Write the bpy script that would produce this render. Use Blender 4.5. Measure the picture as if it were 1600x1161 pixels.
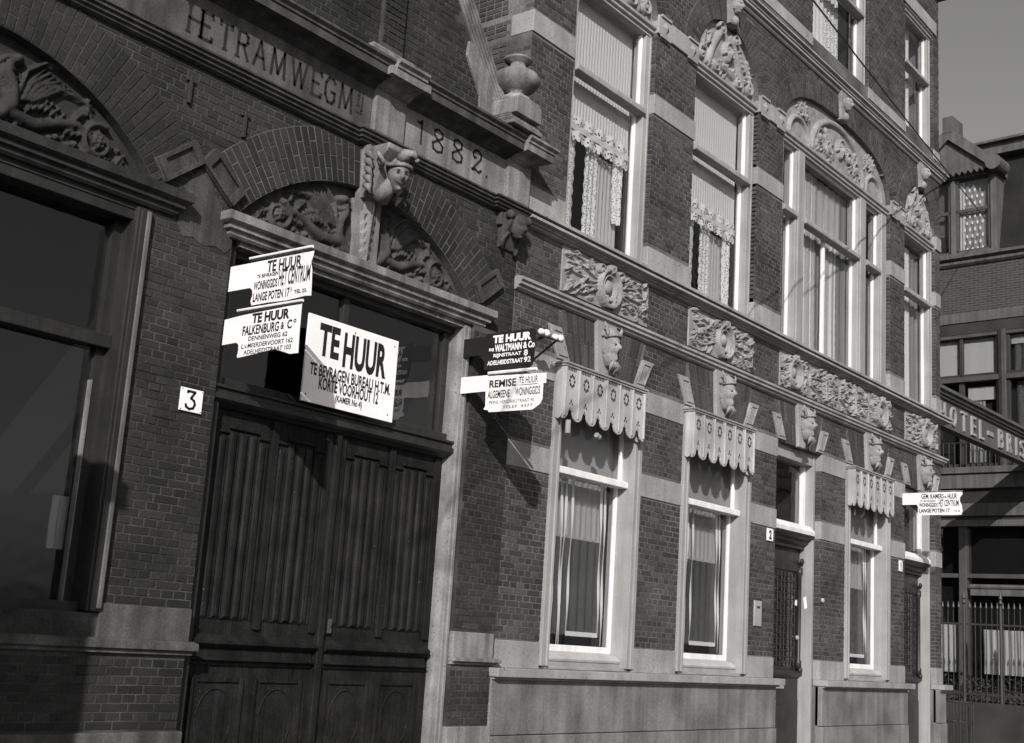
import bpy, math, random
import numpy as np
from mathutils import Matrix, Vector
for o in list(bpy.data.objects): bpy.data.objects.remove(o)
SC = bpy.context.scene
COL = SC.collection
# ------------------------------------------------------------ camera, sky, sun
CAM = Vector((0.0, -7.85, 1.55))
YAW, PITCH, ROLL, FOC = 0.899241222, 0.208514035, 0.065924057, 1982.07256
def cam_axes():
    sy, cy, sp, cp, sr, cr = math.sin(YAW), math.cos(YAW), math.sin(PITCH), math.cos(PITCH), math.sin(ROLL), math.cos(ROLL)
    f0 = Vector((sy, cy, 0)); r = Vector((cy, -sy, 0)); u0 = Vector((0, 0, 1))
    f = f0*cp + u0*sp; u = u0*cp - f0*sp
    return r*cr + u*sr, u*cr - r*sr, f
AR, AU, AF = cam_axes()
cam_d = bpy.data.cameras.new('camera'); cam = bpy.data.objects.new('camera', cam_d); COL.objects.link(cam)
cam.matrix_world = Matrix(((AR.x, AU.x, -AF.x, CAM.x), (AR.y, AU.y, -AF.y, CAM.y), (AR.z, AU.z, -AF.z, CAM.z), (0, 0, 0, 1)))
cam_d.sensor_width = 36; cam_d.lens = FOC*36/1600; cam_d.clip_end = 2000; cam_d.clip_start = .05
SC.camera = cam
def project(p):
    d = Vector(p) - CAM; w = d.dot(AF)
    return (800 + FOC*d.dot(AR)/w, 580.5 - FOC*d.dot(AU)/w, w)
SUN = Vector((1.35, 1.0, -0.8)).normalized()          # the way the light travels
SUN_STRENGTH, SKY_STRENGTH, EXPOSURE = 4.9, 0.11, 0.0
W = bpy.data.worlds.new('World'); SC.world = W; W.use_nodes = True
nt = W.node_tree; nt.nodes.clear()
sky = nt.nodes.new('ShaderNodeTexSky'); sky.sky_type = 'NISHITA'; sky.sun_disc = False
sky.sun_elevation = math.asin(-SUN.z); sky.sun_rotation = math.atan2(-SUN.x, -SUN.y); sky.dust_density = 2.0
bw = nt.nodes.new('ShaderNodeRGBToBW'); bg = nt.nodes.new('ShaderNodeBackground'); out = nt.nodes.new('ShaderNodeOutputWorld')
tint = nt.nodes.new('ShaderNodeMix'); tint.data_type = 'RGBA'; tint.blend_type = 'MULTIPLY'; tint.inputs[0].default_value = 1
tint.inputs[7].default_value = (1, .985, .975, 1)
nt.links.new(sky.outputs[0], bw.inputs[0]); nt.links.new(bw.outputs[0], tint.inputs[6]); nt.links.new(tint.outputs[2], bg.inputs[0])
bg.inputs[1].default_value = SKY_STRENGTH; nt.links.new(bg.outputs[0], out.inputs[0])
sd = bpy.data.lights.new('sun', 'SUN'); sd.energy = SUN_STRENGTH; sd.angle = math.radians(.5); sd.color = (1, .985, .97)
so = bpy.data.objects.new('sun', sd); COL.objects.link(so); so.rotation_euler = SUN.to_track_quat('-Z', 'Y').to_euler(); so.location = (-20, -20, 20)
SC.view_settings.view_transform = 'Standard'; SC.view_settings.look = 'None'; SC.view_settings.gamma = 1
SC.view_settings.exposure = EXPOSURE; SC.view_settings.use_curve_mapping = False
SC.cycles.max_bounces = 6; SC.cycles.transparent_max_bounces = 16; SC.cycles.caustics_reflective = False; SC.cycles.caustics_refractive = False
R = random.Random(7)
RN = np.random.RandomState(5)
# ------------------------------------------------------------ materials
def nodes(name):
    m = bpy.data.materials.new(name); m.use_nodes = True; t = m.node_tree; t.nodes.clear()
    return m, t, (lambda k: t.nodes.new('ShaderNode'+k)), (lambda a, b: t.links.new(a, b))
TINT = (1.0, .982, .965)
def grey(v): return (v*TINT[0], v*TINT[1], v*TINT[2], 1)
def mat(name, v, rough=.7, blotch=.3, fine=.2, scale=1.6, bump=.15, streak=0., spec=.3, rnd=0., chips=0., chipv=.3, grain=0., fscale=60):
    m, t, N, L = nodes(name)
    geo = N('NewGeometry'); tex = N('TexCoord')
    co = geo.outputs['Position']
    def noise(sc, det=4, vec=None, stretch=None):
        n = N('TexNoise'); n.inputs['Scale'].default_value = sc; n.inputs['Detail'].default_value = det
        v_ = vec or co
        if stretch:
            mp = N('Mapping'); mp.inputs['Scale'].default_value = stretch; L(v_, mp.inputs[0]); v_ = mp.outputs[0]
        L(v_, n.inputs['Vector']); return n.outputs[0]
    def mapr(s, a, b, lo, hi):
        r = N('MapRange'); r.inputs[1].default_value = a; r.inputs[2].default_value = b; r.inputs[3].default_value = lo; r.inputs[4].default_value = hi; L(s, r.inputs[0]); return r.outputs[0]
    def mul(a, b):
        q = N('Math'); q.operation = 'MULTIPLY'; L(a, q.inputs[0])
        if isinstance(b, float): q.inputs[1].default_value = b
        else: L(b, q.inputs[1])
        return q.outputs[0]
    f = mapr(noise(scale), .3, .7, 1-blotch, 1+blotch)
    fn = noise(fscale, 6)
    f = mul(f, mapr(fn, .3, .7, 1-fine, 1+fine))
    if streak: f = mul(f, mapr(noise(1., 5, stretch=(9, 9, .5)), .35, .7, 1+streak*.5, 1-streak))
    if grain: f = mul(f, mapr(noise(1., 5, stretch=(70, 70, 2.)), .3, .7, 1-grain, 1+grain))
    if rnd:
        oi = N('ObjectInfo'); ad = N('Math'); ad.operation = 'ADD'; L(oi.outputs['Random'], ad.inputs[0]); L(geo.outputs['Random Per Island'], ad.inputs[1])
        fr = N('Math'); fr.operation = 'FRACT'; L(ad.outputs[0], fr.inputs[0])
        cr = N('ValToRGB'); e = cr.color_ramp.elements
        e[0].position = 0; e[0].color = (1-rnd,)*3+(1,); e[1].position = 1; e[1].color = (1+rnd*.3,)*3+(1,)
        x = e.new(.55); x.color = (1,)*3+(1,); x = e.new(.93); x.color = (1+rnd*.25,)*3+(1,); x = e.new(.97); x.color = (1+rnd*1.3,)*3+(1,)
        L(fr.outputs[0], cr.inputs[0]); f = mul(f, cr.outputs[0])
    val = mul(f, float(v))
    if chips:
        c = mapr(noise(38., 8), 1-chips-.02, 1-chips+.02, 0, 1)
        mx = N('Mix'); mx.data_type = 'FLOAT'; L(c, mx.inputs[0]); L(val, mx.inputs[2]); mx.inputs[3].default_value = chipv; val = mx.outputs[0]
    cc = N('CombineColor')
    for i in range(3): L(mul(val, float(TINT[i])), cc.inputs[i])
    b = N('BsdfPrincipled'); L(cc.outputs[0], b.inputs['Base Color']); b.inputs['Roughness'].default_value = rough; b.inputs['Specular IOR Level'].default_value = spec
    if bump:
        bp = N('Bump'); bp.inputs['Strength'].default_value = bump; bp.inputs['Distance'].default_value = .01; L(fn, bp.inputs['Height']); L(bp.outputs[0], b.inputs['Normal'])
    o = N('OutputMaterial'); L(b.outputs[0], o.inputs[0]); return m
def glass(name, refl=.9, tintv=.82, ior=1.5):
    m, t, N, L = nodes(name)
    tr = N('BsdfTransparent'); tr.inputs[0].default_value = (tintv,)*3+(1,); gl = N('BsdfGlossy'); gl.inputs['Roughness'].default_value = .03; gl.inputs[0].default_value = (refl,)*3+(1,)
    fr = N('Fresnel'); fr.inputs[0].default_value = ior
    geo = N('NewGeometry'); nz = N('TexNoise'); nz.inputs['Scale'].default_value = 3.; L(geo.outputs['Position'], nz.inputs['Vector'])
    bp = N('Bump'); bp.inputs['Strength'].default_value = .15; bp.inputs['Distance'].default_value = .02; L(nz.outputs[0], bp.inputs['Height']); L(bp.outputs[0], gl.inputs['Normal'])
    ng = N('Math'); ng.operation = 'SUBTRACT'; ng.inputs[0].default_value = 1; L(geo.outputs['Backfacing'], ng.inputs[1]); fm = N('Math'); fm.operation = 'MULTIPLY'; L(fr.outputs[0], fm.inputs[0]); L(ng.outputs[0], fm.inputs[1])
    mx = N('MixShader'); L(fm.outputs[0], mx.inputs[0]); L(tr.outputs[0], mx.inputs[1]); L(gl.outputs[0], mx.inputs[2])
    o = N('OutputMaterial'); L(mx.outputs[0], o.inputs[0]); return m
def cloth(name, v, opacity=1., lace=0., lscale=38., transl=.3):
    m, t, N, L = nodes(name)
    d = N('BsdfDiffuse'); d.inputs[0].default_value = (v,)*3+(1,); tl = N('BsdfTranslucent'); tl.inputs[0].default_value = (v*.9,)*3+(1,)
    mx = N('MixShader'); mx.inputs[0].default_value = transl; L(d.outputs[0], mx.inputs[1]); L(tl.outputs[0], mx.inputs[2])
    sh = mx.outputs[0]; tr = N('BsdfTransparent')
    geo = N('NewGeometry')
    if opacity < 1 or lace:
        m2 = N('MixShader'); L(tr.outputs[0], m2.inputs[1]); L(sh, m2.inputs[2]); m2.inputs[0].default_value = opacity
        if lace:
            vo = N('TexVoronoi'); vo.inputs['Scale'].default_value = lscale; L(geo.outputs['Position'], vo.inputs['Vector'])
            r = N('MapRange'); r.inputs[1].default_value = .30; r.inputs[2].default_value = .42; r.inputs[3].default_value = 1-lace; r.inputs[4].default_value = 1; L(vo.outputs['Distance'], r.inputs[0])
            L(r.outputs[0], m2.inputs[0])
        sh = m2.outputs[0]
    o = N('OutputMaterial'); L(sh, o.inputs[0]); return m
M = dict(
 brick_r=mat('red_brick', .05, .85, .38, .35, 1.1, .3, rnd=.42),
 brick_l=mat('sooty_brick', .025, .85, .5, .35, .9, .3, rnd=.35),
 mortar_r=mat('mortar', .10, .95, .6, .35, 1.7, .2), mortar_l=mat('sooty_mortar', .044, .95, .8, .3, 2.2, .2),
 stone_r=mat('sandstone', .265, .85, .22, .16, 1.8, .2, streak=.16, chips=.33, chipv=.09), relief_r=mat('carved_sandstone', .225, .85, .25, .2, 6, .15),
 mortar_a=mat('arch_mortar', .17, .95, .3, .3, 3, .2), mortar_b=mat('sooty_arch_mortar', .10, .95, .5, .3, 3, .2),
 sill=mat('sill_paint', .40, .5, .1, .06, 3, .05, streak=.15),
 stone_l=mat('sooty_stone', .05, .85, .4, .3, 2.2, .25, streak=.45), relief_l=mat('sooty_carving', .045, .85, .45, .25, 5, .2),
 stone_s=mat('shade_toned_stone', .026, .85, .4, .3, 2.2, .2, streak=.4), relief_s=mat('shade_toned_carving', .026, .85, .4, .3, 5, .2), stone_d=mat('grimy_stone', .075, .85, .4, .25, 3, .2, streak=.4), stone_m=mat('weathered_stone', .17, .85, .35, .25, 3, .2, streak=.5),  # darker stone and carving copies: the left bay's dimness put into their colour
 plinth=mat('stucco_plinth', .15, .9, .38, .2, 1.7, .3, streak=.26, chips=.28, chipv=.3),
 white=mat('white_paint', .72, .5, .08, .05, 3, .05, streak=.14), buff=mat('buff_paint', .28, .55, .1, .07, 3, .05, streak=.18),
 worn=mat('worn_white_paint', .20, .7, .3, .12, 4, .15, streak=.35, chips=.36, chipv=.12),
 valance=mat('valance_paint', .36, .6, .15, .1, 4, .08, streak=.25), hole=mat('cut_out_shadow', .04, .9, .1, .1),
 wood=mat('dark_door_wood', .0135, .7, .4, .3, 4, .25, streak=.35, spec=.12, chips=.27, chipv=.09, grain=.35),
 wood2=mat('varnished_door_wood', .026, .4, .25, .15, 5, .1, streak=.2, grain=.25), frame_d=mat('dark_frame_paint', .024, .45, .25, .15, 3, .08, streak=.25, grain=.15),
 frame_g=mat('grey_frame_paint', .10, .5, .3, .15, 3, .08, streak=.3),
 iron=mat('cast_iron', .03, .45, .2, .2), brass=mat('dull_brass', .3, .4, .2, .2), porcelain=mat('porcelain', .75, .25, .05, .05, spec=.5),
 enamel=mat('white_enamel', .85, .35, .04, .03, 3, .02, chips=.24, chipv=.35), tin=mat('painted_tin', .74, .55, .1, .05, 4, .05, streak=.14, chips=.27, chipv=.25), black=mat('black_enamel', .018, .35, .2, .2, 3, .02), ink=mat('black_lettering', .015, .5, .25, .25, 8, 0), inkw=mat('white_lettering', .75, .5, .1, .1, 8, 0),
 incised=mat('dark_lettering', .018, .9, .3, .3, 8, .1),
 curtain=cloth('curtain_cotton', .78), blind=cloth('linen_blind', .33, transl=.1), lace=cloth('lace', .8, lace=.75, lscale=44.), lace_c=cloth('lace_trim', .85, lace=.95, lscale=27.), sheer=cloth('sheer_net', .42, .20), thin=cloth('thin_net', .4, .10), ribbon=cloth('ribbon', .85), drape=cloth('drape', .5), net=cloth('patterned_net', .5, .55),
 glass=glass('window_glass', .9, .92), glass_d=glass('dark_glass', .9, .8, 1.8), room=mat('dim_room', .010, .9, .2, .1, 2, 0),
 street=mat('street_setts', .10, .85, .3, .3, 2, .3), pave=mat('pavement_stone', .16, .85, .25, .2, 3, .2), kerb=mat('kerb_stone', .2, .8, .2, .2),
 slate=mat('slate_roof', .014, .6, .4, .4, 2, .3), hstone=mat('hotel_stone', .085, .85, .2, .15, 2, .1, streak=.3), hframe=mat('hotel_frame_paint', .06, .5, .2, .12, 3, .05), hdark=mat('hotel_dark_wood', .03, .5, .3, .2), leaf=mat('hedge_leaf', .035, .6, .4, .3, 9, 0, rnd=.5), fascia=mat('sign_fascia', .085, .6, .2, .15, 2, .05), gold=mat('raised_letter_paint', .26, .5, .1, .1), plain=mat('plain_brick', .08, .9, .2, .2), wire=mat('wire', .01, .5, 0, 0))
def brick_texture(name, c, mo):
    m, t, N, L = nodes(name)
    tc = N('TexCoord'); mp = N('Mapping'); sp = N('SeparateXYZ'); cb = N('CombineXYZ'); L(tc.outputs['Object'], sp.inputs[0])
    ad = N('Math'); ad.operation = 'ADD'; L(sp.outputs[0], ad.inputs[0]); L(sp.outputs[1], ad.inputs[1]); L(ad.outputs[0], cb.inputs[0]); L(sp.outputs[2], cb.inputs[1])
    b = N('TexBrick'); b.inputs['Scale'].default_value = 1; b.inputs['Brick Width'].default_value = .22; b.inputs['Row Height'].default_value = .0625; b.inputs['Mortar Size'].default_value = .008
    b.inputs['Color1'].default_value = grey(c); b.inputs['Color2'].default_value = grey(c*.65); b.inputs['Mortar'].default_value = grey(mo); L(cb.outputs[0], b.inputs['Vector'])
    p = N('BsdfPrincipled'); p.inputs['Roughness'].default_value = .9; L(b.outputs[0], p.inputs['Base Color']); o = N('OutputMaterial'); L(p.outputs[0], o.inputs[0]); return m
M['hbrick'] = brick_texture('hotel_brick', .04, .07)
# ------------------------------------------------------------ mesh builder
class MB:
    def __init__(s): s.v = []; s.f = []
    def add(s, vs, fs):
        n = len(s.v); s.v.extend(vs); s.f.extend([tuple(i+n for i in f) for f in fs]); return s
    def box(s, x0, x1, y0, y1, z0, z1):
        return s.add([(x0,y0,z0),(x1,y0,z0),(x1,y1,z0),(x0,y1,z0),(x0,y0,z1),(x1,y0,z1),(x1,y1,z1),(x0,y1,z1)],
                     [(0,1,5,4),(1,2,6,5),(2,3,7,6),(3,0,4,7),(4,5,6,7),(3,2,1,0)])
    def prism(s, pts, y0, y1):      # polygon in x,z
        n = len(pts); return s.add([(x,y0,z) for x,z in pts]+[(x,y1,z) for x,z in pts], [tuple(range(n)), tuple(range(2*n-1,n-1,-1))]+[(i,i+n,(i+1)%n+n,(i+1)%n) for i in range(n)])
    def prismx(s, pts, x0, x1):     # polygon in y,z
        n = len(pts); return s.add([(x0,y,z) for y,z in pts]+[(x1,y,z) for y,z in pts], [tuple(range(n-1,-1,-1)), tuple(range(n,2*n))]+[(i,(i+1)%n,(i+1)%n+n,i+n) for i in range(n)])
    def lathe(s, prof, c, n=20):
        vs = [(c[0]+r*math.cos(2*math.pi*k/n), c[1]+r*math.sin(2*math.pi*k/n), c[2]+z) for r, z in prof for k in range(n)]
        fs = [(i*n+k, i*n+(k+1)%n, (i+1)*n+(k+1)%n, (i+1)*n+k) for i in range(len(prof)-1) for k in range(n)]
        return s.add(vs, fs+[tuple(range(n-1,-1,-1)), tuple(range((len(prof)-1)*n, len(prof)*n))])
    def tube(s, pts, r, n=6):
        pts = [Vector(p) for p in pts]; vs = []; fs = []
        for i, p in enumerate(pts):
            d = (pts[min(i+1,len(pts)-1)]-pts[max(i-1,0)]).normalized(); a = d.orthogonal().normalized() if abs(d.z) > .99 else d.cross(Vector((0,0,1))).normalized(); b = d.cross(a)
            rr = r[i] if isinstance(r, (list, tuple)) else r
            vs += [tuple(p+(a*math.cos(2*math.pi*k/n)+b*math.sin(2*math.pi*k/n))*rr) for k in range(n)]
        for i in range(len(pts)-1): fs += [(i*n+k, i*n+(k+1)%n, (i+1)*n+(k+1)%n, (i+1)*n+k) for k in range(n)]
        return s.add(vs, fs+[tuple(range(n-1,-1,-1)), tuple(range((len(pts)-1)*n, len(pts)*n))])
    def ball(s, c, rx, ry, rz, n=10, m=7):
        vs = [(c[0]+rx*math.sin(math.pi*(i+.02)/(m+.04))*math.cos(2*math.pi*k/n), c[1]+ry*math.sin(math.pi*(i+.02)/(m+.04))*math.sin(2*math.pi*k/n), c[2]+rz*math.cos(math.pi*(i+.02)/(m+.04))) for i in range(m+1) for k in range(n)]
        return s.add(vs, [(i*n+k,(i+1)*n+k,(i+1)*n+(k+1)%n,i*n+(k+1)%n) for i in range(m) for k in range(n)])
    def brick(s, q, y0, th=.014, b=.004):    # q: four x,z corners anticlockwise seen from -y ; bevelled front
        c = (sum(p[0] for p in q)/4, sum(p[1] for p in q)/4)
        fr = []
        for x, z in q:
            dx, dz = c[0]-x, c[1]-z; l = math.hypot(dx, dz) or 1
            fr.append((x+dx/l*b*1.4, y0, z+dz/l*b*1.4))
        mid = [(x, y0+b*.8, z) for x, z in q]; bk = [(x, y0+th, z) for x, z in q]
        return s.add(fr+mid+bk, [(0,1,2,3)]+[(i,i+4,(i+1)%4+4,(i+1)%4) for i in range(4)]+[(i+4,i+8,(i+1)%4+8,(i+1)%4+4) for i in range(4)])
    def mesh(s, name, m):
        me = bpy.data.meshes.new(name); me.from_pydata(s.v, [], s.f); me.materials.append(m); me.validate(); return me
    def build(s, name, m, parent=None, smooth=False, bevel=0., label=None, kind=None):
        return link(name, s.mesh(name, m if not isinstance(m, str) else M[m]), parent, smooth, bevel, label, kind)
def link(name, me, parent=None, smooth=False, bevel=0., label=None, kind=None, loc=None):
    o = bpy.data.objects.new(name, me); COL.objects.link(o)
    if parent is not None:
        o.parent = parent
        if parent.type == 'EMPTY' and not parent.get('local'): o.location = -parent.location
    if loc is not None: o.location = Vector(loc) + (o.location if parent is not None else Vector())
    if smooth:
        for p in me.polygons: p.use_smooth = True
    if bevel:
        b = o.modifiers.new('edge', 'BEVEL'); b.width = bevel; b.segments = 2; b.limit_method = 'ANGLE'; b.angle_limit = .7
    if label: o['label'] = label
    if kind: o['kind'] = kind
    return o
def tag(o, label, cat, group=None):
    o['label'] = label; o['category'] = cat
    if group: o['group'] = group
    return o
def thing(name, loc, label, cat, group=None, rz=0.):
    o = bpy.data.objects.new(name, None); COL.objects.link(o); o.location = loc; o.empty_display_size = .2
    if rz: o.rotation_euler.z = rz; o['local'] = 1
    return tag(o, label, cat, group)
def part(name, fn, m, parent, **k):
    b = MB(); fn(b); return b.build(name, m, parent, **k)
# ------------------------------------------------------------ lettering
def glyphs(txt, bold=.0):
    cu = bpy.data.curves.new('t', 'FONT'); cu.body = txt; cu.offset = bold; cu.resolution_u = 3
    o = bpy.data.objects.new('t', cu); COL.objects.link(o)
    me = bpy.data.meshes.new_from_object(o.evaluated_get(bpy.context.evaluated_depsgraph_get()))
    v = np.array([x.co[:] for x in me.vertices]); f = [tuple(p.vertices) for p in me.polygons]
    bpy.data.objects.remove(o); bpy.data.meshes.remove(me); bpy.data.curves.remove(cu); return v, f
def letter(b, txt, org, U, V, box, bold=.02):     # box = u0,u1,v0,v1 in metres on the plane org + u U + v V
    v, f = glyphs(txt, bold); lo = v.min(0); hi = v.max(0)
    u0, u1, v0, v1 = box; U = Vector(U); V = Vector(V); org = Vector(org)
    b.add([tuple(org + U*(u0+(p[0]-lo[0])/(hi[0]-lo[0])*(u1-u0)) + V*(v0+(p[1]-lo[1])/(hi[1]-lo[1])*(v1-v0))) for p in v], f)
STROKES = {'H': [((0,0),(0,1)),((.7,0),(.7,1)),((0,.52),(.7,.52))], 'E': [((0,0),(0,1)),((0,1),(.55,1),(.58,.86)),((0,.52),(.42,.52)),((0,0),(.58,0),(.62,.15))],
 'T': [((.35,0),(.35,1)),((.02,.85),(.0,1),(.7,1),(.68,.85))], 'R': [((0,0),(0,1)),((0,1),(.4,1),(.55,.88),(.55,.66),(.4,.52),(0,.52)),((.3,.52),(.65,0))],
 'A': [((0,0),(.35,1),(.7,0)),((.13,.38),(.57,.38))], 'M': [((0,0),(.08,1),(.42,.1),(.76,1),(.84,0))], 'W': [((0,1),(.25,0),(.48,.95),(.72,0),(.96,1))],
 'G': [((.66,.84),(.5,1),(.22,1),(.02,.74),(.02,.26),(.22,0),(.5,0),(.66,.14),(.66,.45),(.42,.45))], 'j': [((.1,0),(.2,.0),(.2,.72))], 'i': [((.05,.1),(.05,.72))],
 '1': [((.25,0),(.25,1),(.16,.86),(.02,.9))], '8': [((.28,.53),(.06,.7),(.08,.92),(.28,1),(.5,.9),(.5,.68),(.28,.53),(.0,.32),(.05,.08),(.28,0),(.52,.08),(.55,.32),(.28,.53))],
 '2': [((.22,.66),(.1,.62),(.02,.78),(.14,.96),(.32,1),(.5,.88),(.5,.66),(.02,.04),(.2,.1),(.42,.02),(.56,.16))], '3': [((.08,.92),(.1,1),(.52,1),(.3,.62),(.5,.5),(.56,.3),(.48,.08),(.26,0),(.06,.1),(.03,.24))], '.': [((.0,.0),(.03,.04))], 'I': [((.05,0),(.05,1))]}
def stroke_letter(b, ch, x, z, h, w, y, th=.02, serif=True, U=(1,0,0), y1=None):
    """an inscription letter of flat strokes with serifs on the plane y"""
    for pl in STROKES[ch]:
        pts = [Vector((x+p[0]*w, z+p[1]*h)) for p in pl]
        for a, c in zip(pts[:-1], pts[1:]):
            d = (c-a); l = d.length
            if l < 1e-6: continue
            d /= l; n = Vector((-d.y, d.x))*th/2; a2 = a-d*th*.3; c2 = c+d*th*.3
            b.prism([(a2-n)[:], (c2-n)[:], (c2+n)[:], (a2+n)[:]][::1], y, y1 if y1 is not None else y+.012)
        if serif and len(pl) == 2 and abs(pl[0][0]-pl[1][0]) < .01:
            for p in pts: b.prism([(p.x-.05*h-th*.5, p.y-th*.3), (p.x+.05*h+th*.5, p.y-th*.3), (p.x+.05*h+th*.5, p.y+th*.3), (p.x-.05*h-th*.5, p.y+th*.3)], y-.001, y+.012)
# ------------------------------------------------------------ carved relief as height fields
class Relief:
    def __init__(s, w, h, nx, nz):
        s.w, s.h_, s.nx, s.nz = w, h, nx, nz
        s.X, s.Z = np.meshgrid(np.linspace(0, w, nx), np.linspace(0, h, nz)); s.H = np.zeros_like(s.X)
    def stroke(s, pts, r0, r1, h, flat=1.):
        pts = np.asarray(pts, float); n = len(pts)-1
        for i in range(n):
            a, b = pts[i], pts[i+1]; ra = r0+(r1-r0)*i/n; rb = r0+(r1-r0)*(i+1)/n; rm = max(ra, rb)
            x0, x1 = min(a[0],b[0])-rm, max(a[0],b[0])+rm; z0, z1 = min(a[1],b[1])-rm, max(a[1],b[1])+rm
            i0 = max(0, int(x0/s.w*(s.nx-1))); i1 = min(s.nx, int(x1/s.w*(s.nx-1))+2); j0 = max(0, int(z0/s.h_*(s.nz-1))); j1 = min(s.nz, int(z1/s.h_*(s.nz-1))+2)
            if i0 >= i1 or j0 >= j1: continue
            X = s.X[j0:j1,i0:i1]; Z = s.Z[j0:j1,i0:i1]; d = b-a; L2 = d@d+1e-12
            t = np.clip(((X-a[0])*d[0]+(Z-a[1])*d[1])/L2, 0, 1); dist = np.hypot(X-a[0]-t*d[0], Z-a[1]-t*d[1]); rr = ra+(rb-ra)*t
            hh = h*np.sqrt(np.clip(1-(dist/np.maximum(rr,1e-5))**2, 0, 1))*np.minimum(1, rr/max(r0,1e-5)*.6+.4)
            s.H[j0:j1,i0:i1] = np.maximum(s.H[j0:j1,i0:i1], hh)
    def ball(s, x, z, r, h): s.stroke([(x,z),(x+1e-4,z)], r, r, h)
    def spiral(s, x, z, r, turns, a0, dr, th, h, tail=None):
        n = int(14*abs(turns))+4; pts = []
        for i in range(n):
            t = i/(n-1); a = a0+dr*2*math.pi*turns*t; rr = r*(1-.86*t); pts.append((x+rr*math.cos(a), z+rr*math.sin(a)))
        if tail: pts = list(tail)+pts
        s.stroke(pts, th, th*.55, h); s.ball(x, z, th*1.25, h*1.15)
    def leaf(s, x, z, a, l, w, h, lobes=4):
        ca, sa = math.cos(a), math.sin(a)
        s.stroke([(x,z),(x+ca*l*.5,z+sa*l*.5),(x+ca*l,z+sa*l)], w*.30, w*.10, h)
        for k in range(lobes):
            t = .15+.7*k/max(1,lobes-1); bx, bz = x+ca*l*t, z+sa*l*t; ll = w*(.95-.5*t)
            for sg in (1,-1):
                a2 = a+sg*(1.0-.35*t); s.stroke([(bx,bz),(bx+math.cos(a2)*ll*.6,bz+math.sin(a2)*ll*.6),(bx+math.cos(a2-sg*.5)*ll,bz+math.sin(a2-sg*.5)*ll)], w*.2, w*.07, h*.85)
    def rosette(s, x, z, r, h, n=6):
        for k in range(n): a = 2*math.pi*k/n+.3; s.ball(x+math.cos(a)*r*.62, z+math.sin(a)*r*.62, r*.4, h)
        s.ball(x, z, r*.32, h*1.2)
    def face(s, x, z, r, h, cap=True):
        X = (s.X-x)/r; Z = (s.Z-z)/r; g = lambda cx, cz, sx, sz: np.exp(-((X-cx)/sx)**2-((Z-cz)/sz)**2)
        e = np.sqrt(np.clip(1-(X/.72)**2-(Z/1.0)**2, 0, 1)); hh = h*.8*e
        hh = np.where(e > 0, hh+h*(.42*g(0,-.08,.13,.28)-.22*g(.3,.12,.17,.1)-.22*g(-.3,.12,.17,.1)+.1*g(.3,.3,.25,.08)+.1*g(-.3,.3,.25,.08)+.14*g(0,-.47,.2,.06)+.1*g(0,-.6,.17,.06)+.15*g(0,-.82,.2,.15)+.1*g(.4,-.25,.18,.2)+.1*g(-.4,-.25,.18,.2)), 0)
        s.H = np.maximum(s.H, np.where(e > .15, hh, 0))
        for k in range(13):
            a = math.radians(-15+210*k/12); s.ball(x+math.cos(a)*r*.78, z+math.sin(a)*r*.95+.05*r, r*.2, h*.85)
    def build(s, b, x0, z0, y0, keep=None, edge=.0):
        nx, nz = s.nx, s.nz; vs = [(x0+s.X[j,i], y0-s.H[j,i], z0+s.Z[j,i]) for j in range(nz) for i in range(nx)]
        fs = [(j*nx+i, j*nx+i+1, (j+1)*nx+i+1, (j+1)*nx+i) for j in range(nz-1) for i in range(nx-1) if keep is None or keep(x0+s.X[j,i], z0+s.Z[j,i])]
        b.add(vs, fs)
def scrollwork(rf, x0, x1, z0, z1, seed, h, dens=1.):
    """acanthus scrolls filling a rectangle of a relief"""
    q = random.Random(seed); w, hh = x1-x0, z1-z0; n = max(1, int(round(w/hh*1.1*dens)))
    for k in range(n):
        cx = x0+w*(k+.5)/n; cz = z0+hh*(.5+.08*(-1)**k); r = min(hh*.36, w/n*.42); d = (-1)**k
        rf.spiral(cx, cz, r, 1.5, q.uniform(0,6), d, r*.2, h, None)
        rf.rosette(cx, cz, r*.42, h)
        for j in range(7):
            a = q.uniform(0, 6.28); lx, lz = cx+math.cos(a)*r*1.0, cz+math.sin(a)*r*1.0
            rf.leaf(lx, lz, a+d*.9+q.uniform(-.4,.4), r*q.uniform(.5,.85), r*.42, h*q.uniform(.6,1), 3)
    for j in range(int(14*w/hh*dens)):
        rf.leaf(q.uniform(x0+.04*w,x1-.04*w), q.uniform(z0+.08*hh,z1-.08*hh), q.uniform(0,6.28), hh*q.uniform(.1,.2), hh*.10, h*q.uniform(.45,.8), 2)
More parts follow.
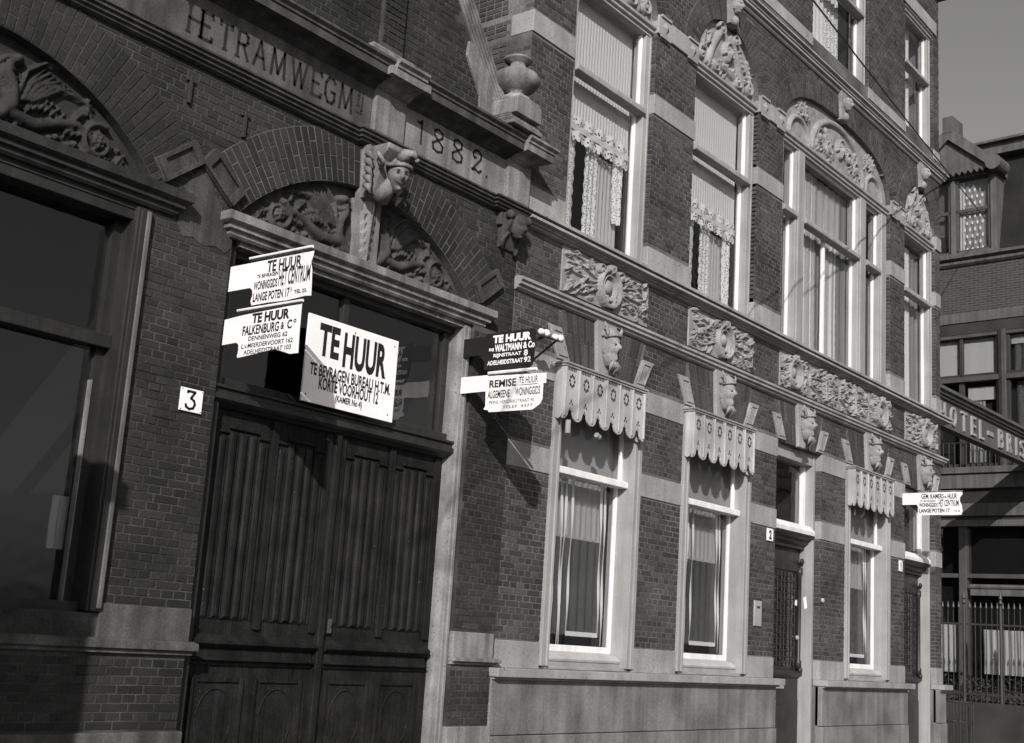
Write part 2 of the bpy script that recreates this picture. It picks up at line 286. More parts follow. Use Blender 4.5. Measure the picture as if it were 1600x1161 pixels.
def head_mesh(b, c, s, turn=0., nod=0., style='cap', n=40, m=30):
    """a carved head facing -y: brow, nose, lips, chin, hair curls and cap"""
    vs = []; q = random.Random(3)
    ct, st, cn, sn = math.cos(turn), math.sin(turn), math.cos(nod), math.sin(nod)
    for i in range(m+1):
        ph = math.pi*(i+.05)/(m+.1)
        for k in range(n):
            th = 2*math.pi*k/n
            dx, dy, dz = math.sin(ph)*math.sin(th), -math.sin(ph)*math.cos(th), math.cos(ph)
            x, y, z = .74*dx, .88*dy, 1.08*dz
            jaw = 1-.22*max(0, -z); x *= jaw
            if dy < 0:
                g = lambda cx, cz, sx, sz: math.exp(-((x-cx)/sx)**2-((z-cz)/sz)**2)
                f = .34*g(0,-.10,.12,.2)+.16*g(0,.12,.09,.2)-.17*g(.29,.14,.15,.11)-.17*g(-.29,.14,.15,.11)+.07*g(.29,.12,.08,.05)+.07*g(-.29,.12,.08,.05)+.1*g(.28,.32,.22,.07)+.1*g(-.28,.32,.22,.07)+.10*g(0,-.42,.24,.05)+.08*g(0,-.54,.18,.05)-.06*g(0,-.47,.26,.03)-.05*g(0,-.66,.25,.06)+.17*g(0,-.84,.22,.14)+.10*g(.42,-.18,.16,.18)+.10*g(-.42,-.18,.16,.18)
                y -= f
            if style == 'jester': x *= .86-.18*max(0,-z-.3)
            hair = (z > .62) if style == 'jester' else (z > .42) or (dy > -.25 and z > -.55)
            if hair:
                k2 = 1.12+.07*math.sin(9*th+3*z*4)*math.sin(7*z+2) if style != 'jester' else 1.14; x *= k2; y *= k2; z *= 1.05
            if style == 'beard' and z < -.62 and dy < .2:
                k2 = 1.15+.1*math.sin(11*th)*math.cos(9*z); x *= k2; y *= k2; z = -.62+(z+.62)*1.9
            y2 = y*cn - z*sn; z2 = y*sn + z*cn
            vs.append((c[0]+s*(x*ct-y2*st), c[1]+s*(x*st+y2*ct), c[2]+s*z2))
    b.add(vs, [(i*n+k,(i+1)*n+k,(i+1)*n+(k+1)%n,i*n+(k+1)%n) for i in range(m) for k in range(n)])
# ------------------------------------------------------------ walls of real bricks
CO = .0625
class Wall:
    def __init__(s): s.items = []; s.core = []
def subtract(iv, a, b):
    o = []
    for x0, x1 in iv:
        if b <= x0 or a >= x1: o.append((x0, x1)); continue
        if a > x0: o.append((x0, a))
        if b < x1: o.append((b, x1))
    return o
def lay(items, x0, x1, z0, z1, y0, holes, seed=1):
    q = random.Random(seed)
    for k in range(int(math.ceil(z0/CO-.01)), int(z1/CO+.01)):
        za = k*CO+.005; zb = (k+1)*CO-.005; zm = (za+zb)/2; iv = [(x0, x1)]
        for h in holes:
            if h[2] < zm < h[3]: iv = subtract(iv, h[0], h[1])
        st = .225 if k % 2 == 0 else .1125; off = {0: 0, 1: .056, 2: .1125, 3: .056}[k % 4]
        for a, b in iv:
            x = math.floor((a-off)/st)*st+off
            while x < b:
                xa = max(x+.005, a+.001); xb = min(x+st-.005, b-.001); x += st
                if xb-xa < .03: continue
                items.append(('r', (xa, xb, za, zb), y0+q.uniform(-.0018, .0018)))
def lay_side(b, x, y0, y1, z0, z1, sgn=-1, seed=1):     # bricks on a wall face looking along -x
    q = random.Random(seed)
    for k in range(int(math.ceil(z0/CO-.01)), int(z1/CO+.01)):
        za = k*CO+.005; zb = (k+1)*CO-.005; st = .1125 if k % 2 == 0 else .225; y = y0 if k % 2 == 0 else y0-.1125*(k//2 % 2)
        while y < y1:
            ya = max(y+.005, y0); yb = min(y+st-.005, y1); y += st
            if yb-ya < .03: continue
            xx = x+sgn*(.008+q.uniform(-.0018,.0018)); e = .004
            b.add([(xx,ya+e,za+e),(xx,yb-e,za+e),(xx,yb-e,zb-e),(xx,ya+e,zb-e),(x-sgn*.004,ya,za),(x-sgn*.004,yb,za),(x-sgn*.004,yb,zb),(x-sgn*.004,ya,zb)], [(3,2,1,0),(0,1,5,4),(1,2,6,5),(2,3,7,6),(3,0,4,7)])
def core(b, x0, x1, z0, z1, y0, y1, holes):
    xs = sorted({x0, x1, *[min(max(v, x0), x1) for h in holes for v in h[:2]]}); zs = sorted({z0, z1, *[min(max(v, z0), z1) for h in holes for v in h[2:]]})
    for xa, xb in zip(xs[:-1], xs[1:]):
        xm = (xa+xb)/2; run = None
        for za, zb in zip(zs[:-1], zs[1:]):
            zm = (za+zb)/2; solid = not any(h[0] < xm < h[1] and h[2] < zm < h[3] for h in holes)
            if solid: run = (run[0], zb) if run else (za, zb)
            if (not solid or zb == z1) and run: b.box(xa, xb, y0, y1, *run); run = None
class Arch:
    def __init__(s, c, z0, a, h, n=2., circ=None, thick=.34):
        s.c, s.z0, s.a, s.h, s.n, s.th = c, z0, a, h, n, thick; s.circ = circ
        if circ:     # (radius, centre z)
            r, zc = circ; t0 = math.asin(min(1, a/r)); s.p = [(c+r*math.sin(t), zc+r*math.cos(t)) for t in np.linspace(-t0, t0, 400)]
        else:
            s.p = []
            for t in np.linspace(math.pi, 0, 400):
                cx, sx = math.cos(t), math.sin(t); s.p.append((c+a*math.copysign(abs(cx)**(2/n), cx), z0+h*abs(sx)**(2/n)))
        P = np.array(s.p); d = np.gradient(P, axis=0); d /= np.linalg.norm(d, axis=1)[:,None]+1e-9; s.P = P; s.N = np.stack([-d[:,1], d[:,0]], 1)
        seg = np.r_[0, np.cumsum(np.linalg.norm(np.diff(P, axis=0), axis=1))]; s.S = seg
    def at(s, l):
        i = np.interp(l, s.S, np.arange(len(s.S))); f = int(min(i, len(s.S)-2)); t = i-f
        return s.P[f]*(1-t)+s.P[f+1]*t, s.N[f]*(1-t)+s.N[f+1]*t
    def z(s, x): return float(np.interp(x, s.P[:,0], s.P[:,1]))
    def holes(s, n=14, grow=.1):
        xs = np.linspace(s.c-s.a, s.c+s.a, n+1); return [(xs[i], xs[i+1], s.z0-.2, s.z((xs[i]+xs[i+1])/2)+grow) for i in range(n)]
    def ring(s, b, y0, y1, n=40):
        for i in range(n):
            p0, n0 = s.at(s.S[-1]*i/n); p1, n1 = s.at(s.S[-1]*(i+1)/n); b.prism([tuple(p0), tuple(p1), tuple(p1+n1*s.th), tuple(p0+n0*s.th)], y0, y1)
    def bricks(s, items, y0, pitch=.066, seed=2, gap=None):
        n = int(s.S[-1]/pitch); q = random.Random(seed)
        for i in range(n):
            p0, n0 = s.at(s.S[-1]*(i+.07)/n); p1, n1 = s.at(s.S[-1]*(i+.93)/n)
            if gap and gap[0] < (p0[0]+p1[0])/2 < gap[1]: continue
            cuts = [0, .225, s.th] if i % 2 == 0 else [0, s.th-.225, s.th]
            if s.th > .42: cuts = [0, .225, s.th] if i % 2 == 0 else [0, .1125, .34, s.th]
            for a, b_ in zip(cuts[:-1], cuts[1:]):
                a += .004; b_ -= .004
                items.append(('p', [tuple(p0+n0*a), tuple(p1+n1*a), tuple(p1+n1*b_), tuple(p0+n0*b_)], y0+q.uniform(-.002,.002)))
def emit_bricks(items, owner, m, limit=300):
    """the bricks that show largest become parts of their own, the rest one joined part"""
    sc = []
    for it in items:
        if it[0] == 'r': x0, x1, z0, z1 = it[1]; c = ((x0+x1)/2, it[2], (z0+z1)/2); wd = x1-x0
        else: c = (sum(p[0] for p in it[1])/4, it[2], sum(p[1] for p in it[1])/4); wd = .2
        px, py, w = project(c); inside = 0 < px < 1600 and 0 < py < 1161 and w > 0
        sc.append((1/w*(wd**.25) if inside and not it[3:] else 0) )
    order = sorted(range(len(items)), key=lambda i: -sc[i]); own = set(order[:limit]); cache = {}; rest = MB()
    for i, it in enumerate(items):
        if it[0] == 'r':
            x0, x1, z0, z1 = it[1]
            if i in own:
                key = (round(x1-x0, 3), round(z1-z0, 3))
                if key not in cache: w, h = key; cache[key] = MB().brick([(-w/2,-h/2),(w/2,-h/2),(w/2,h/2),(-w/2,h/2)], 0).mesh('brick', M[m])
                link('brick', cache[key], owner, loc=((x0+x1)/2, it[2], (z0+z1)/2))
            else: rest.brick([(x0,z0),(x1,z0),(x1,z1),(x0,z1)], it[2])
        elif i in own:
            c = (sum(p[0] for p in it[1])/4, sum(p[1] for p in it[1])/4)
            me = MB().brick([(x-c[0],z-c[1]) for x,z in it[1]], 0).mesh('brick', M[m]); link('brick', me, owner, loc=(c[0], it[2], c[1]))
        else: rest.brick(it[1], it[2])
    rest.build('brickwork', m, owner, kind='stuff')
def moulding(b, prof, x0, x1, z0, yb=.02, left=False, right=False):
    """prof: list of (projection, height) from bottom to top; runs along x, with returned ends where asked"""
    for i, (p, z) in enumerate(prof[:-1]):
        p2, z2 = prof[i+1]
        if z2-z < 1e-6: continue
        xa0 = x0-(p if left else 0); xa1 = x1+(p if right else 0); xb0 = x0-(p2 if left else 0); xb1 = x1+(p2 if right else 0)
        b.add([(xa0,-p,z0+z),(xa1,-p,z0+z),(xa1,yb,z0+z),(xa0,yb,z0+z),(xb0,-p2,z0+z2),(xb1,-p2,z0+z2),(xb1,yb,z0+z2),(xb0,yb,z0+z2)], [(0,1,5,4),(1,2,6,5),(2,3,7,6),(3,0,4,7),(4,5,6,7),(3,2,1,0)])
# ============================================================ the setting
def setting(name, fn, m): return part(name, fn, m, None, kind='structure')
setting('street', lambda b: b.box(-400, 400, -400, 400, -.6, -.12), 'street')
setting('pavement', lambda b: (b.box(-30, 23.9, -1.9, .3, -.3, 0), b.box(28.2, 60, -14, 40, -.3, 0)), 'pave')
setting('kerb', lambda b: (b.box(-30, 24.02, -2.05, -1.9, -.3, .004), b.box(23.9, 24.02, -1.9, 30, -.3, .004), b.box(28.05, 28.2, -14, 40, -.3, .004)), 'kerb')
# ============================================================ the brick town house
HX = 9.84
house = thing('town_house', (HX, 0, 0), 'tall dark brick house with pale stone bands, carved panels and rows of sash windows', 'house')
VA = [Arch(11.475, 9.12, .845, .86), Arch(14.18, 9.12, .87, .86), Arch(17.88, 9.08, 2.02, .9, 2.6), Arch(21.31, 9.20, .74, .78)]
G = [(10.62,12.34,1.3,4.5), (13.32,15.05,1.3,4.5), (15.86,17.3,0,4.5), (18.18,19.87,1.3,4.5), (20.57,22.0,0,4.5)]
U = [(10.63,12.32,5.95,9.04), (13.31,15.05,5.95,9.04), (15.86,19.9,5.95,9.04), (20.57,22.05,5.95,9.04)]
T = [(16.77,18.95,10.95,13.3), (20.6,22.0,10.95,13.3)]
HH = G+U+T
for a in VA: HH = HH+a.holes()
HH = [(a, b, c, d) for a, b, c, d in HH]
b = MB(); core(b, HX, 22.3, 0, 14.2, .004, .36, HH); b.box(HX+.008, HX+.36, .36, 7, 0, 14.2); b.box(HX, 22.3, 6.9, 7, 0, 14.2); b.box(21.95, 22.292, .36, 6.9, 0, 14.2); b.box(HX-.2, 22.5, -.2, 7.2, 14.2, 14.5)
b.build('wall', 'mortar_r', house)
items = []
bx = HH+[(xl, xr, 4.5, 5.1) for xl, xr, _, _ in G]
PX = [(10.61,12.36,5.27,5.78), (13.33,15.05,5.27,5.78), (15.86,19.9,5.27,5.78), (20.57,22.04,5.27,5.78)]
bx = bx+PX
for z0, z1 in ((1.55,3.27), (3.53,4.26), (4.51,5.10), (5.19,5.80), (6.26,7.97), (8.22,9.04), (9.28,10.40), (10.56,10.78), (10.95,14.2)): lay(items, HX, 22.3, z0, z1, 0, bx, int(z0*9))
for a in VA: a.bricks(items, -.007, seed=int(a.c))
# flat arches of fanned bricks over the ground floor openings
q = random.Random(11)
for xl, xr, _, zt in G:
    bl, br, tl, tr = xl+.22, xr-.19, xl+.03, xr+.0; n = 25
    part('flat_arch_joint', lambda b: b.prism([(bl,zt),(br,zt),(tr,5.1),(tl,5.1)], -.003, .02), 'mortar_r', house)
    for i in range(n):
        f = lambda t, k: ((bl+(br-bl)*k)*(1-t)+(tl+(tr-tl)*k)*t, zt+.6*t)
        s_ = .46+.1*(i % 2)
        for t0, t1 in ((0.01, s_), (s_+.012, .99)):
            k0, k1 = (i+.06)/n, (i+.94)/n
            items.append(('p', [f(t0,k0), f(t0,k1), f(t1,k1), f(t1,k0)], -.007+q.uniform(-.0015,.0015)))
for a in VA: part('arch_joint', lambda b: a.ring(b, -.003, .3), 'mortar_r', house)
emit_bricks(items, house, 'brick_r')
jb = MB()
for x, y1, z0, z1 in [(17.3,.09,1.55,3.27),(17.3,.09,3.53,4.26),(22.0,.09,1.55,3.27),(22.0,.09,3.53,4.26)]+[(u[1],.075,z0,z1) for u in U for z0, z1 in ((6.26,7.97),(8.22,9.04))]+[(t[1],.075,10.98,13.3) for t in T]: lay_side(jb, x, 0, y1, z0, z1, seed=int(x*10))
jb.build('jamb_brickwork', 'brick_r', house, kind='stuff')
sb = MB()
for z0, z1 in ((6.5,7.97),(8.22,14.2)): lay_side(sb, HX+.008, .0, 2.6, z0, z1, seed=77)
lay_side(sb, HX+.008, .30, 2.6, 7.97, 8.22, seed=78)
sb.build('side_brickwork', 'brick_r', house, kind='stuff')
# stone bands
def bandset(z0, z1, segs, p=.012, deep=.09, m='stone_r'):
    for x0, x1 in segs: part('stone_band', lambda b: b.box(x0, x1, -p, deep, z0, z1), m, house, bevel=.006)
GP = [(HX,10.615),(12.345,13.315),(15.055,15.865),(17.295,18.175),(19.875,20.575),(21.995,22.31)]
UP = [(HX-.006,10.635),(12.315,13.315),(15.045,15.865),(19.895,20.575),(22.045,22.31)]
bandset(1.285, 1.55, GP); bandset(3.27, 3.53, GP); bandset(4.26, 4.51, GP)
bandset(5.93, 6.265, UP, .012); bandset(7.97, 8.22, UP, .014)
part('stone_band', lambda b: b.box(HX-.008, HX+.1, -.012, .29, 7.972, 8.218), 'stone_r', house, bevel=.006)
bandset(10.78, 10.965, [(HX,16.77),(18.945,20.61),(21.995,22.31)], .012)
for x0, x1 in UP:
    im = part('impost', lambda b: (b.box(x0, x1, -.03, .09, 9.035, 9.285)), 'stone_r', house, bevel=.008)
    def dia(b, c):
        b.box(c-.12, c+.12, -.045, -.028, 9.0, 9.03); b.box(c-.12, c+.12, -.05, -.028, 9.27, 9.30)
        b.add([(c-.09,-.031,9.15),(c,-.031,9.06),(c+.09,-.031,9.15),(c,-.031,9.24),(c,-.07,9.15)], [(0,1,4),(1,2,4),(2,3,4),(3,0,4)])
    if x1-x0 > .5:
        for c in (x0+.16, x1-.16): part('diamond_boss', lambda b: dia(b, c), 'stone_r', im)
# plinth and sills
for x0, x1 in ((9.80,15.86), (17.3,20.57), (22.0,22.34)):
    part('plinth', lambda b: b.box(x0, x1, -.06, .05, .652, 1.19), 'plinth', house, bevel=.008)
    part('plinth', lambda b: b.box(x0-.004, x1+.004, -.075, .05, -.05, .645), 'plinth', house, bevel=.008)
    part('sill_course', lambda b: (b.box(x0-.02, min(x1+.09, 22.42), -.15, .08, 1.2, 1.285), b.box(x0, x1+.04, -.09, .05, 1.175, 1.2)), 'stone_r', house, bevel=.008)
# string courses
part('string_course', lambda b: moulding(b, [(.02,0),(.05,.02),(.05,.04),(.085,.052),(.085,.08),(.11,.095),(.11,.125),(.06,.135)], HX-.02, 22.3, 5.08, right=True), 'stone_r', house)
part('string_course', lambda b: moulding(b, [(.02,0),(.05,.01),(.05,.025),(.085,.032),(.085,.05),(.15,.06),(.15,.088),(.11,.09),(.11,.108),(.175,.11),(.175,.145),(.02,.16)], HX+.02, 22.3, 5.79, right=True), 'stone_r', house)
part('string_course', lambda b: moulding(b, [(.02,0),(.04,.02),(.04,.045),(.08,.06),(.08,.095),(.1,.105),(.1,.135),(.14,.15),(.14,.18),(.02,.2)], HX, 22.3, 10.38, right=True), 'stone_r', house)
# carved frieze panels
def cartouche(rf, cx, cz, s, h):
    t = np.linspace(0, 2*math.pi, 30)
    rf.stroke([(cx+s*.86*math.cos(a), cz-.02+s*.90*math.sin(a)) for a in t], s*.17, s*.17, h)
    rf.stroke([(cx+s*.58*math.cos(a), cz-.06*s+s*.62*math.sin(a)) for a in t], s*.08, s*.08, h*.7)
    rf.ball(cx-.05*s, cz, s*.36, h*.75)
    rf.spiral(cx, cz+s*.98, s*.28, 1.2, -1.6, 1, s*.1, h*1.1); rf.spiral(cx+s*.85, cz+s*.66, s*.26, 1.2, 2.5, -1, s*.1, h*1.1); rf.spiral(cx-s*.85, cz+s*.66, s*.26, 1.2, .6, 1, s*.1, h)
    rf.spiral(cx+s*.5, cz-s*.75, s*.24, 1.1, 2, 1, s*.09, h); rf.spiral(cx-s*.5, cz-s*.75, s*.24, 1.1, 1, -1, s*.09, h)
def frieze(x0, x1, kind, seed):
    w, hh = x1-x0, .5; rf = Relief(w, hh, int(w*125), 66); h = .075; q = random.Random(seed)
    def sprays(a, c, d):
        """branches of leaves and blossoms springing from the cartouche"""
        for j in range(5):
            z = .07+.09*j; pts = [(a, hh*.5+(z-hh*.5)*.4), ((a+c)/2, z+q.uniform(-.03,.03)), (c, z+q.uniform(-.03,.03))]; rf.stroke(pts, .018, .008, h*.55)
            for k in range(4):
                t = (k+.6)/4; x = a+(c-a)*t; zz = z+q.uniform(-.05,.05); ang = (0 if c > a else math.pi)+q.uniform(-1.1,1.1)
                if q.random() < .3: rf.rosette(x, zz, q.uniform(.028,.042), h*.8, 5)
                else: rf.leaf(x, zz, ang, q.uniform(.09,.13), .055, h*q.uniform(.55,.95), 3)
    if kind == 'one': sprays(w*.5-.22, .08, 1); sprays(w*.5+.22, w-.08, 1); cartouche(rf, w*.5, hh*.5, .235, h*1.1)
    elif kind == 'corner': sprays(w*.6-.16, .06, 1); sprays(w*.6+.16, w-.05, 1); cartouche(rf, w*.6, hh*.5, .225, h*1.1)
    else:
        for c in (.40, w-.46): sprays(c-.14, c-.34, 1); sprays(c+.14, c+.38, 1); cartouche(rf, c, hh*.5, .225, h*1.1)
        for c0, c1 in ((.95, 1.42), (1.9, 1.45), (2.0, 2.5), (3.05, 2.55)): sprays(c0, c1, 1)
        for c in (1.43, 2.52): rf.leaf(c, .05, 1.57, .36, .12, h, 5)
    p = part('carved_panel', lambda b: b.box(x0, x1, -.018, .05, 5.268, 5.782), 'stone_r', house, bevel=.006)
    bb = MB(); rf.build(bb, x0, 5.275, -.0185); bb.build('relief', 'relief_r', p, smooth=True)
    if kind == 'wide': part('raised_joint', lambda b: (b.box(x0+.82, x0+.86, -.03, -.017, 5.27, 5.78), b.box(x1-.93, x1-.89, -.03, -.017, 5.27, 5.78)), 'stone_r', p)
frieze(*PX[0][:2], 'one', 3); frieze(*PX[1][:2], 'one', 5); frieze(*PX[2][:2], 'wide', 8); frieze(*PX[3][:2], 'corner', 12)
# tympana under the arches
def tympanum(a, k):
    w = 2*a.a; z0 = 9.13; hh = a.z0+a.h-z0; x0 = a.c-a.a
    part('tympanum', lambda b: [b.box(x0+w*i/24, x0+w*(i+1)/24, .075, .2, z0, max(a.z(x0+w*i/24), a.z(x0+w*(i+1)/24))+.04) for i in range(24)], 'stone_r', house)
    rf = Relief(w, hh+.02, int(w*95), int(hh*95))
    inside = lambda x, z: z < a.z(x)+.01
    if k < 2 or k == 3:
        rf.stroke([(w*.22,hh*.1),(w*.3,hh*.5),(w*.42,hh*.85)], .06, .06, .05); rf.stroke([(w*.78,hh*.1),(w*.7,hh*.5),(w*.58,hh*.85)], .06, .06, .05)
        rf.stroke([(w*.33,hh*.2),(w*.5,hh*.25),(w*.67,hh*.2)], .07, .07, .05)
        rf.spiral(w*.40, hh*.84, .10, 1.4, 3, -1, .03, .085); rf.spiral(w*.62, hh*.82, .09, 1.4, 0, 1, .03, .085); rf.spiral(w*.33, hh*.16, .09, 1.4, 3, 1, .028, .075); rf.spiral(w*.68, hh*.16, .09, 1.4, 0, -1, .028, .075)
        rf.face(w*.52, hh*.52, .14 if k != 3 else .12, .11)
        for sx, d in ((.12,1),(.88,-1)):
            rf.spiral(w*sx, hh*.2, .1, 1.3, 1, d, .03, .06); rf.leaf(w*sx, hh*.3, math.pi/2-d*.25, .3, .13, .06, 4); rf.leaf(w*(sx+.06*d), hh*.1, .4 if d > 0 else 2.7, .26, .12, .05, 4); rf.leaf(w*(sx+.08*d), hh*.45, math.pi/2-d*.5, .22, .1, .06, 3)
        q = random.Random(40+k)
        for j in range(46):
            u, v = q.uniform(.04,.96)*w, q.uniform(.05,.9)*hh
            if not .3*w < u < .7*w or v < .3*hh: rf.leaf(u, v, q.uniform(0,6.28), q.uniform(.06,.12), .05, q.uniform(.03,.055), 3)
        for j in range(9): rf.ball(w*(.36+.035*j), hh*(.27+.03*math.sin(j*2)), .026, .07)
    else:
        cw = .98; t = np.linspace(.06, math.pi-.06, 40)
        rf.stroke([(w*.5+cw*math.cos(s), .02+hh*.84*math.sin(s)) for s in t], .055, .055, .06)
        rf.face(w*.52, hh*.44, .16, .10); scrollwork(rf, w*.5-.85, w*.5-.2, .05, hh*.62, 21, .06, 1.3); scrollwork(rf, w*.5+.25, w*.5+.85, .05, hh*.62, 22, .06, 1.3)
        rf.leaf(w*.42, hh*.35, 2.2, .28, .14, .06); rf.leaf(w*.62, hh*.35, .9, .28, .14, .06)
        for sx, d in ((.15,1),(.85,-1)):
            rf.stroke([(w*sx+.35*math.cos(s), .0+.36*math.sin(s)) for s in np.linspace(.1, math.pi-.1, 20)], .04, .04, .055)
            for j in range(5): rf.leaf(w*sx+d*(.08+.02*j), hh*.52, math.pi/2-d*(.75-.42*j), .3, .08, .05, 3)
            scrollwork(rf, w*sx+(-.05 if d > 0 else -.35), w*sx+(.35 if d > 0 else .05), hh*.45, hh*.75, 30+int(sx*10), .05, 1.2)
    bb = MB(); rf.build(bb, x0, z0, .0745, keep=inside); bb.build('relief', 'relief_r', [o for o in house.children if o.name.startswith('tympanum')][-1], smooth=True)
    part('arch_keystone', lambda b: keyblock(b, a.c, a.z(a.c)-.02), 'relief_r', house, smooth=False)
def keyblock(b, c, z0):
    b.prism([(c-.11,z0),(c+.11,z0),(c+.16,z0+.52),(c-.16,z0+.52)], -.06, .05)
    head_mesh(b, (c, -.09, z0+.27), .10, 0, .15); b.ball((c,-.07,z0+.06), .07,.05,.07)
for k, a in enumerate(VA): tympanum(a, k)
# keystone masks and skew blocks over the ground floor
hm = MB(); head_mesh(hm, (0,0,0), .13, -.12, .05, 'beard', 44, 34); hm.v = [(p[0], p[1]*1.15, p[2]*1.12) for p in hm.v]
hm.tube([(-.125,-.03,.10),(-.06,-.115,.12),(.0,-.14,.125),(.06,-.115,.12),(.125,-.03,.10)], .016, 6)
hm.lathe([(.115,.11),(.118,.14),(.10,.18),(.06,.215),(.01,.23)], (0,-.01,0), 16)
for sx in (-1, 1):
    for j in range(3): hm.tube([(sx*.1,-.05,.10+.025*j),(sx*(.135+.012*j),-.06,.15+.03*j),(sx*(.13+.02*j),-.045,.20+.03*j)], [.02,.018,.008], 6)
for j in range(5): hm.tube([(0,-.07,-.15),((j-2)*.04,-.10,-.22),((j-2)*.022,-.05,-.31)], [.024,.026,.01], 6)
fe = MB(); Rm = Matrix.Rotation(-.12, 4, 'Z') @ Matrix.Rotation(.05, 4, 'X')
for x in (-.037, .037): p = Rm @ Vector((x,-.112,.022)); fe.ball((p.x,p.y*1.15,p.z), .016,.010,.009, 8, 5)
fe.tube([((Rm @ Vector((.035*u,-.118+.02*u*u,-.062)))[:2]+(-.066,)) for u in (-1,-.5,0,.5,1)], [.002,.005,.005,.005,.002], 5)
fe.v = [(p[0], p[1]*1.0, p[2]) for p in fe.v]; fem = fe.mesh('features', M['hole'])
hmm = hm.mesh('mask', M['relief_r'])
for xl, xr, _, zt in G:
    c = (xl+xr)/2
    ks = part('keystone', lambda b: (b.prism([(c-.14,zt-.01),(c+.14,zt-.01),(c+.2,5.1),(c-.2,5.1)], -.05, .03)), 'stone_r', house, bevel=.006)
    link('mask', hmm, ks, smooth=True, loc=(c, -.085, 4.82)); link('features', fem, ks, smooth=True, loc=(c, -.088, 4.82))
    for s in (-1, 1):
        e = xl if s < 0 else xr; P = lambda u, z: (e-s*u, z)
        quad = [P(0,zt+.02),P(.22,zt+.02),P(.035,4.86),P(-.2,4.86)] if s < 0 else [P(.22,zt+.02),P(0,zt+.02),P(-.2,4.86),P(.035,4.86)]
        sk = part('skew_block', lambda b: b.prism(quad, -.028, .03), 'stone_r', house, bevel=.005)
        cx = sum(p[0] for p in quad)/4; cz = sum(p[1] for p in quad)/4; inn = [(cx+(p[0]-cx)*.62, cz+(p[1]-cz)*.68) for p in quad]
        def rim(b):
            for i in range(4):
                p0, p1 = inn[i], inn[(i+1)%4]; o0 = (cx+(p0[0]-cx)*1.18, cz+(p0[1]-cz)*1.14); o1 = (cx+(p1[0]-cx)*1.18, cz+(p1[1]-cz)*1.14); b.prism([p0,o0,o1,p1][::-1], -.042, -.026)
        part('raised_rim', rim, 'stone_r', sk)
# ------------------------------------------------------------ windows
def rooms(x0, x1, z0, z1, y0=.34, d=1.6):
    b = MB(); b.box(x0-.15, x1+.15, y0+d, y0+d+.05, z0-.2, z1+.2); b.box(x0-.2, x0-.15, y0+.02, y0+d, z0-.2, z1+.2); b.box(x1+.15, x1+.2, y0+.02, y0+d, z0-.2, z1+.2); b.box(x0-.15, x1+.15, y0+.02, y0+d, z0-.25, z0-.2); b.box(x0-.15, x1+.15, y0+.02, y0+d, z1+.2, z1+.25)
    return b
def pane(w, x0, x1, z0, z1, y, m='glass'): part('pane', lambda b: b.box(x0, x1, y, y+.006, z0, z1), m, w)
def sash(w, x0, x1, z0, z1, y, st=.036, m='white', bot=.07, glassm='glass'):
    part('sash', lambda b: (b.box(x0, x0+st, y, y+.05, z0, z1), b.box(x1-st, x1, y, y+.05, z0, z1), b.box(x0+st, x1-st, y+.001, y+.05, z1-st, z1), b.box(x0+st, x1-st, y+.001, y+.05, z0, z0+bot)), m, w, bevel=.006)
    pane(w, x0+st-.005, x1-st+.005, z0+.02, z1-.02, y+.028, glassm)
def ground_window(xl, xr):
    z0, z1, zr = 1.29, 4.5, 3.37; a = .13
    def fr(b):
        for x, s in ((xl,1),(xr,-1)):
            X = lambda u0, u1: (min(x+s*u0, x+s*u1), max(x+s*u0, x+s*u1))
            b.box(*X(-.01,.05), -.04, .1, z0+.03, z1); b.box(*X(.05,.09), -.022, .1, z0+.03, z1); b.box(*X(.09,a), -.034, .3, z0+.03, z1)
        b.box(xl+a, xr-a, .0, .3, z1-.14, z1); b.box(xl+a, xr-a, .05, .3, z0, z0+.075); b.box(xl+.06, xr-.06, .0, .3, z0, z0+.03)
    w = part('window', fr, 'buff', house, bevel=.006)
    sash(w, xl+a, xr-a, zr+.0, z1-.13, .13, bot=.05); sash(w, xl+a, xr-a, z0+.18, zr+.02, .18)
    part('meeting_rail', lambda b: b.prismx([(.05,zr-.04),(.05,zr+.03),(.13,zr+.055),(.2,zr+.055),(.2,zr-.04)], xl+a, xr-a+.03), 'white', w, bevel=.008)
    part('window_sill', lambda b: b.prismx([(.045,z0+.085),(.035,z0+.11),(.045,z0+.125),(.1,z0+.165),(.19,z0+.185),(.25,z0+.185),(.25,z0+.075),(.06,z0+.075)], xl+a+.005, xr-a-.005), 'sill', w, bevel=.008)
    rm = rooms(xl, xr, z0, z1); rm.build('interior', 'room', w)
    return w
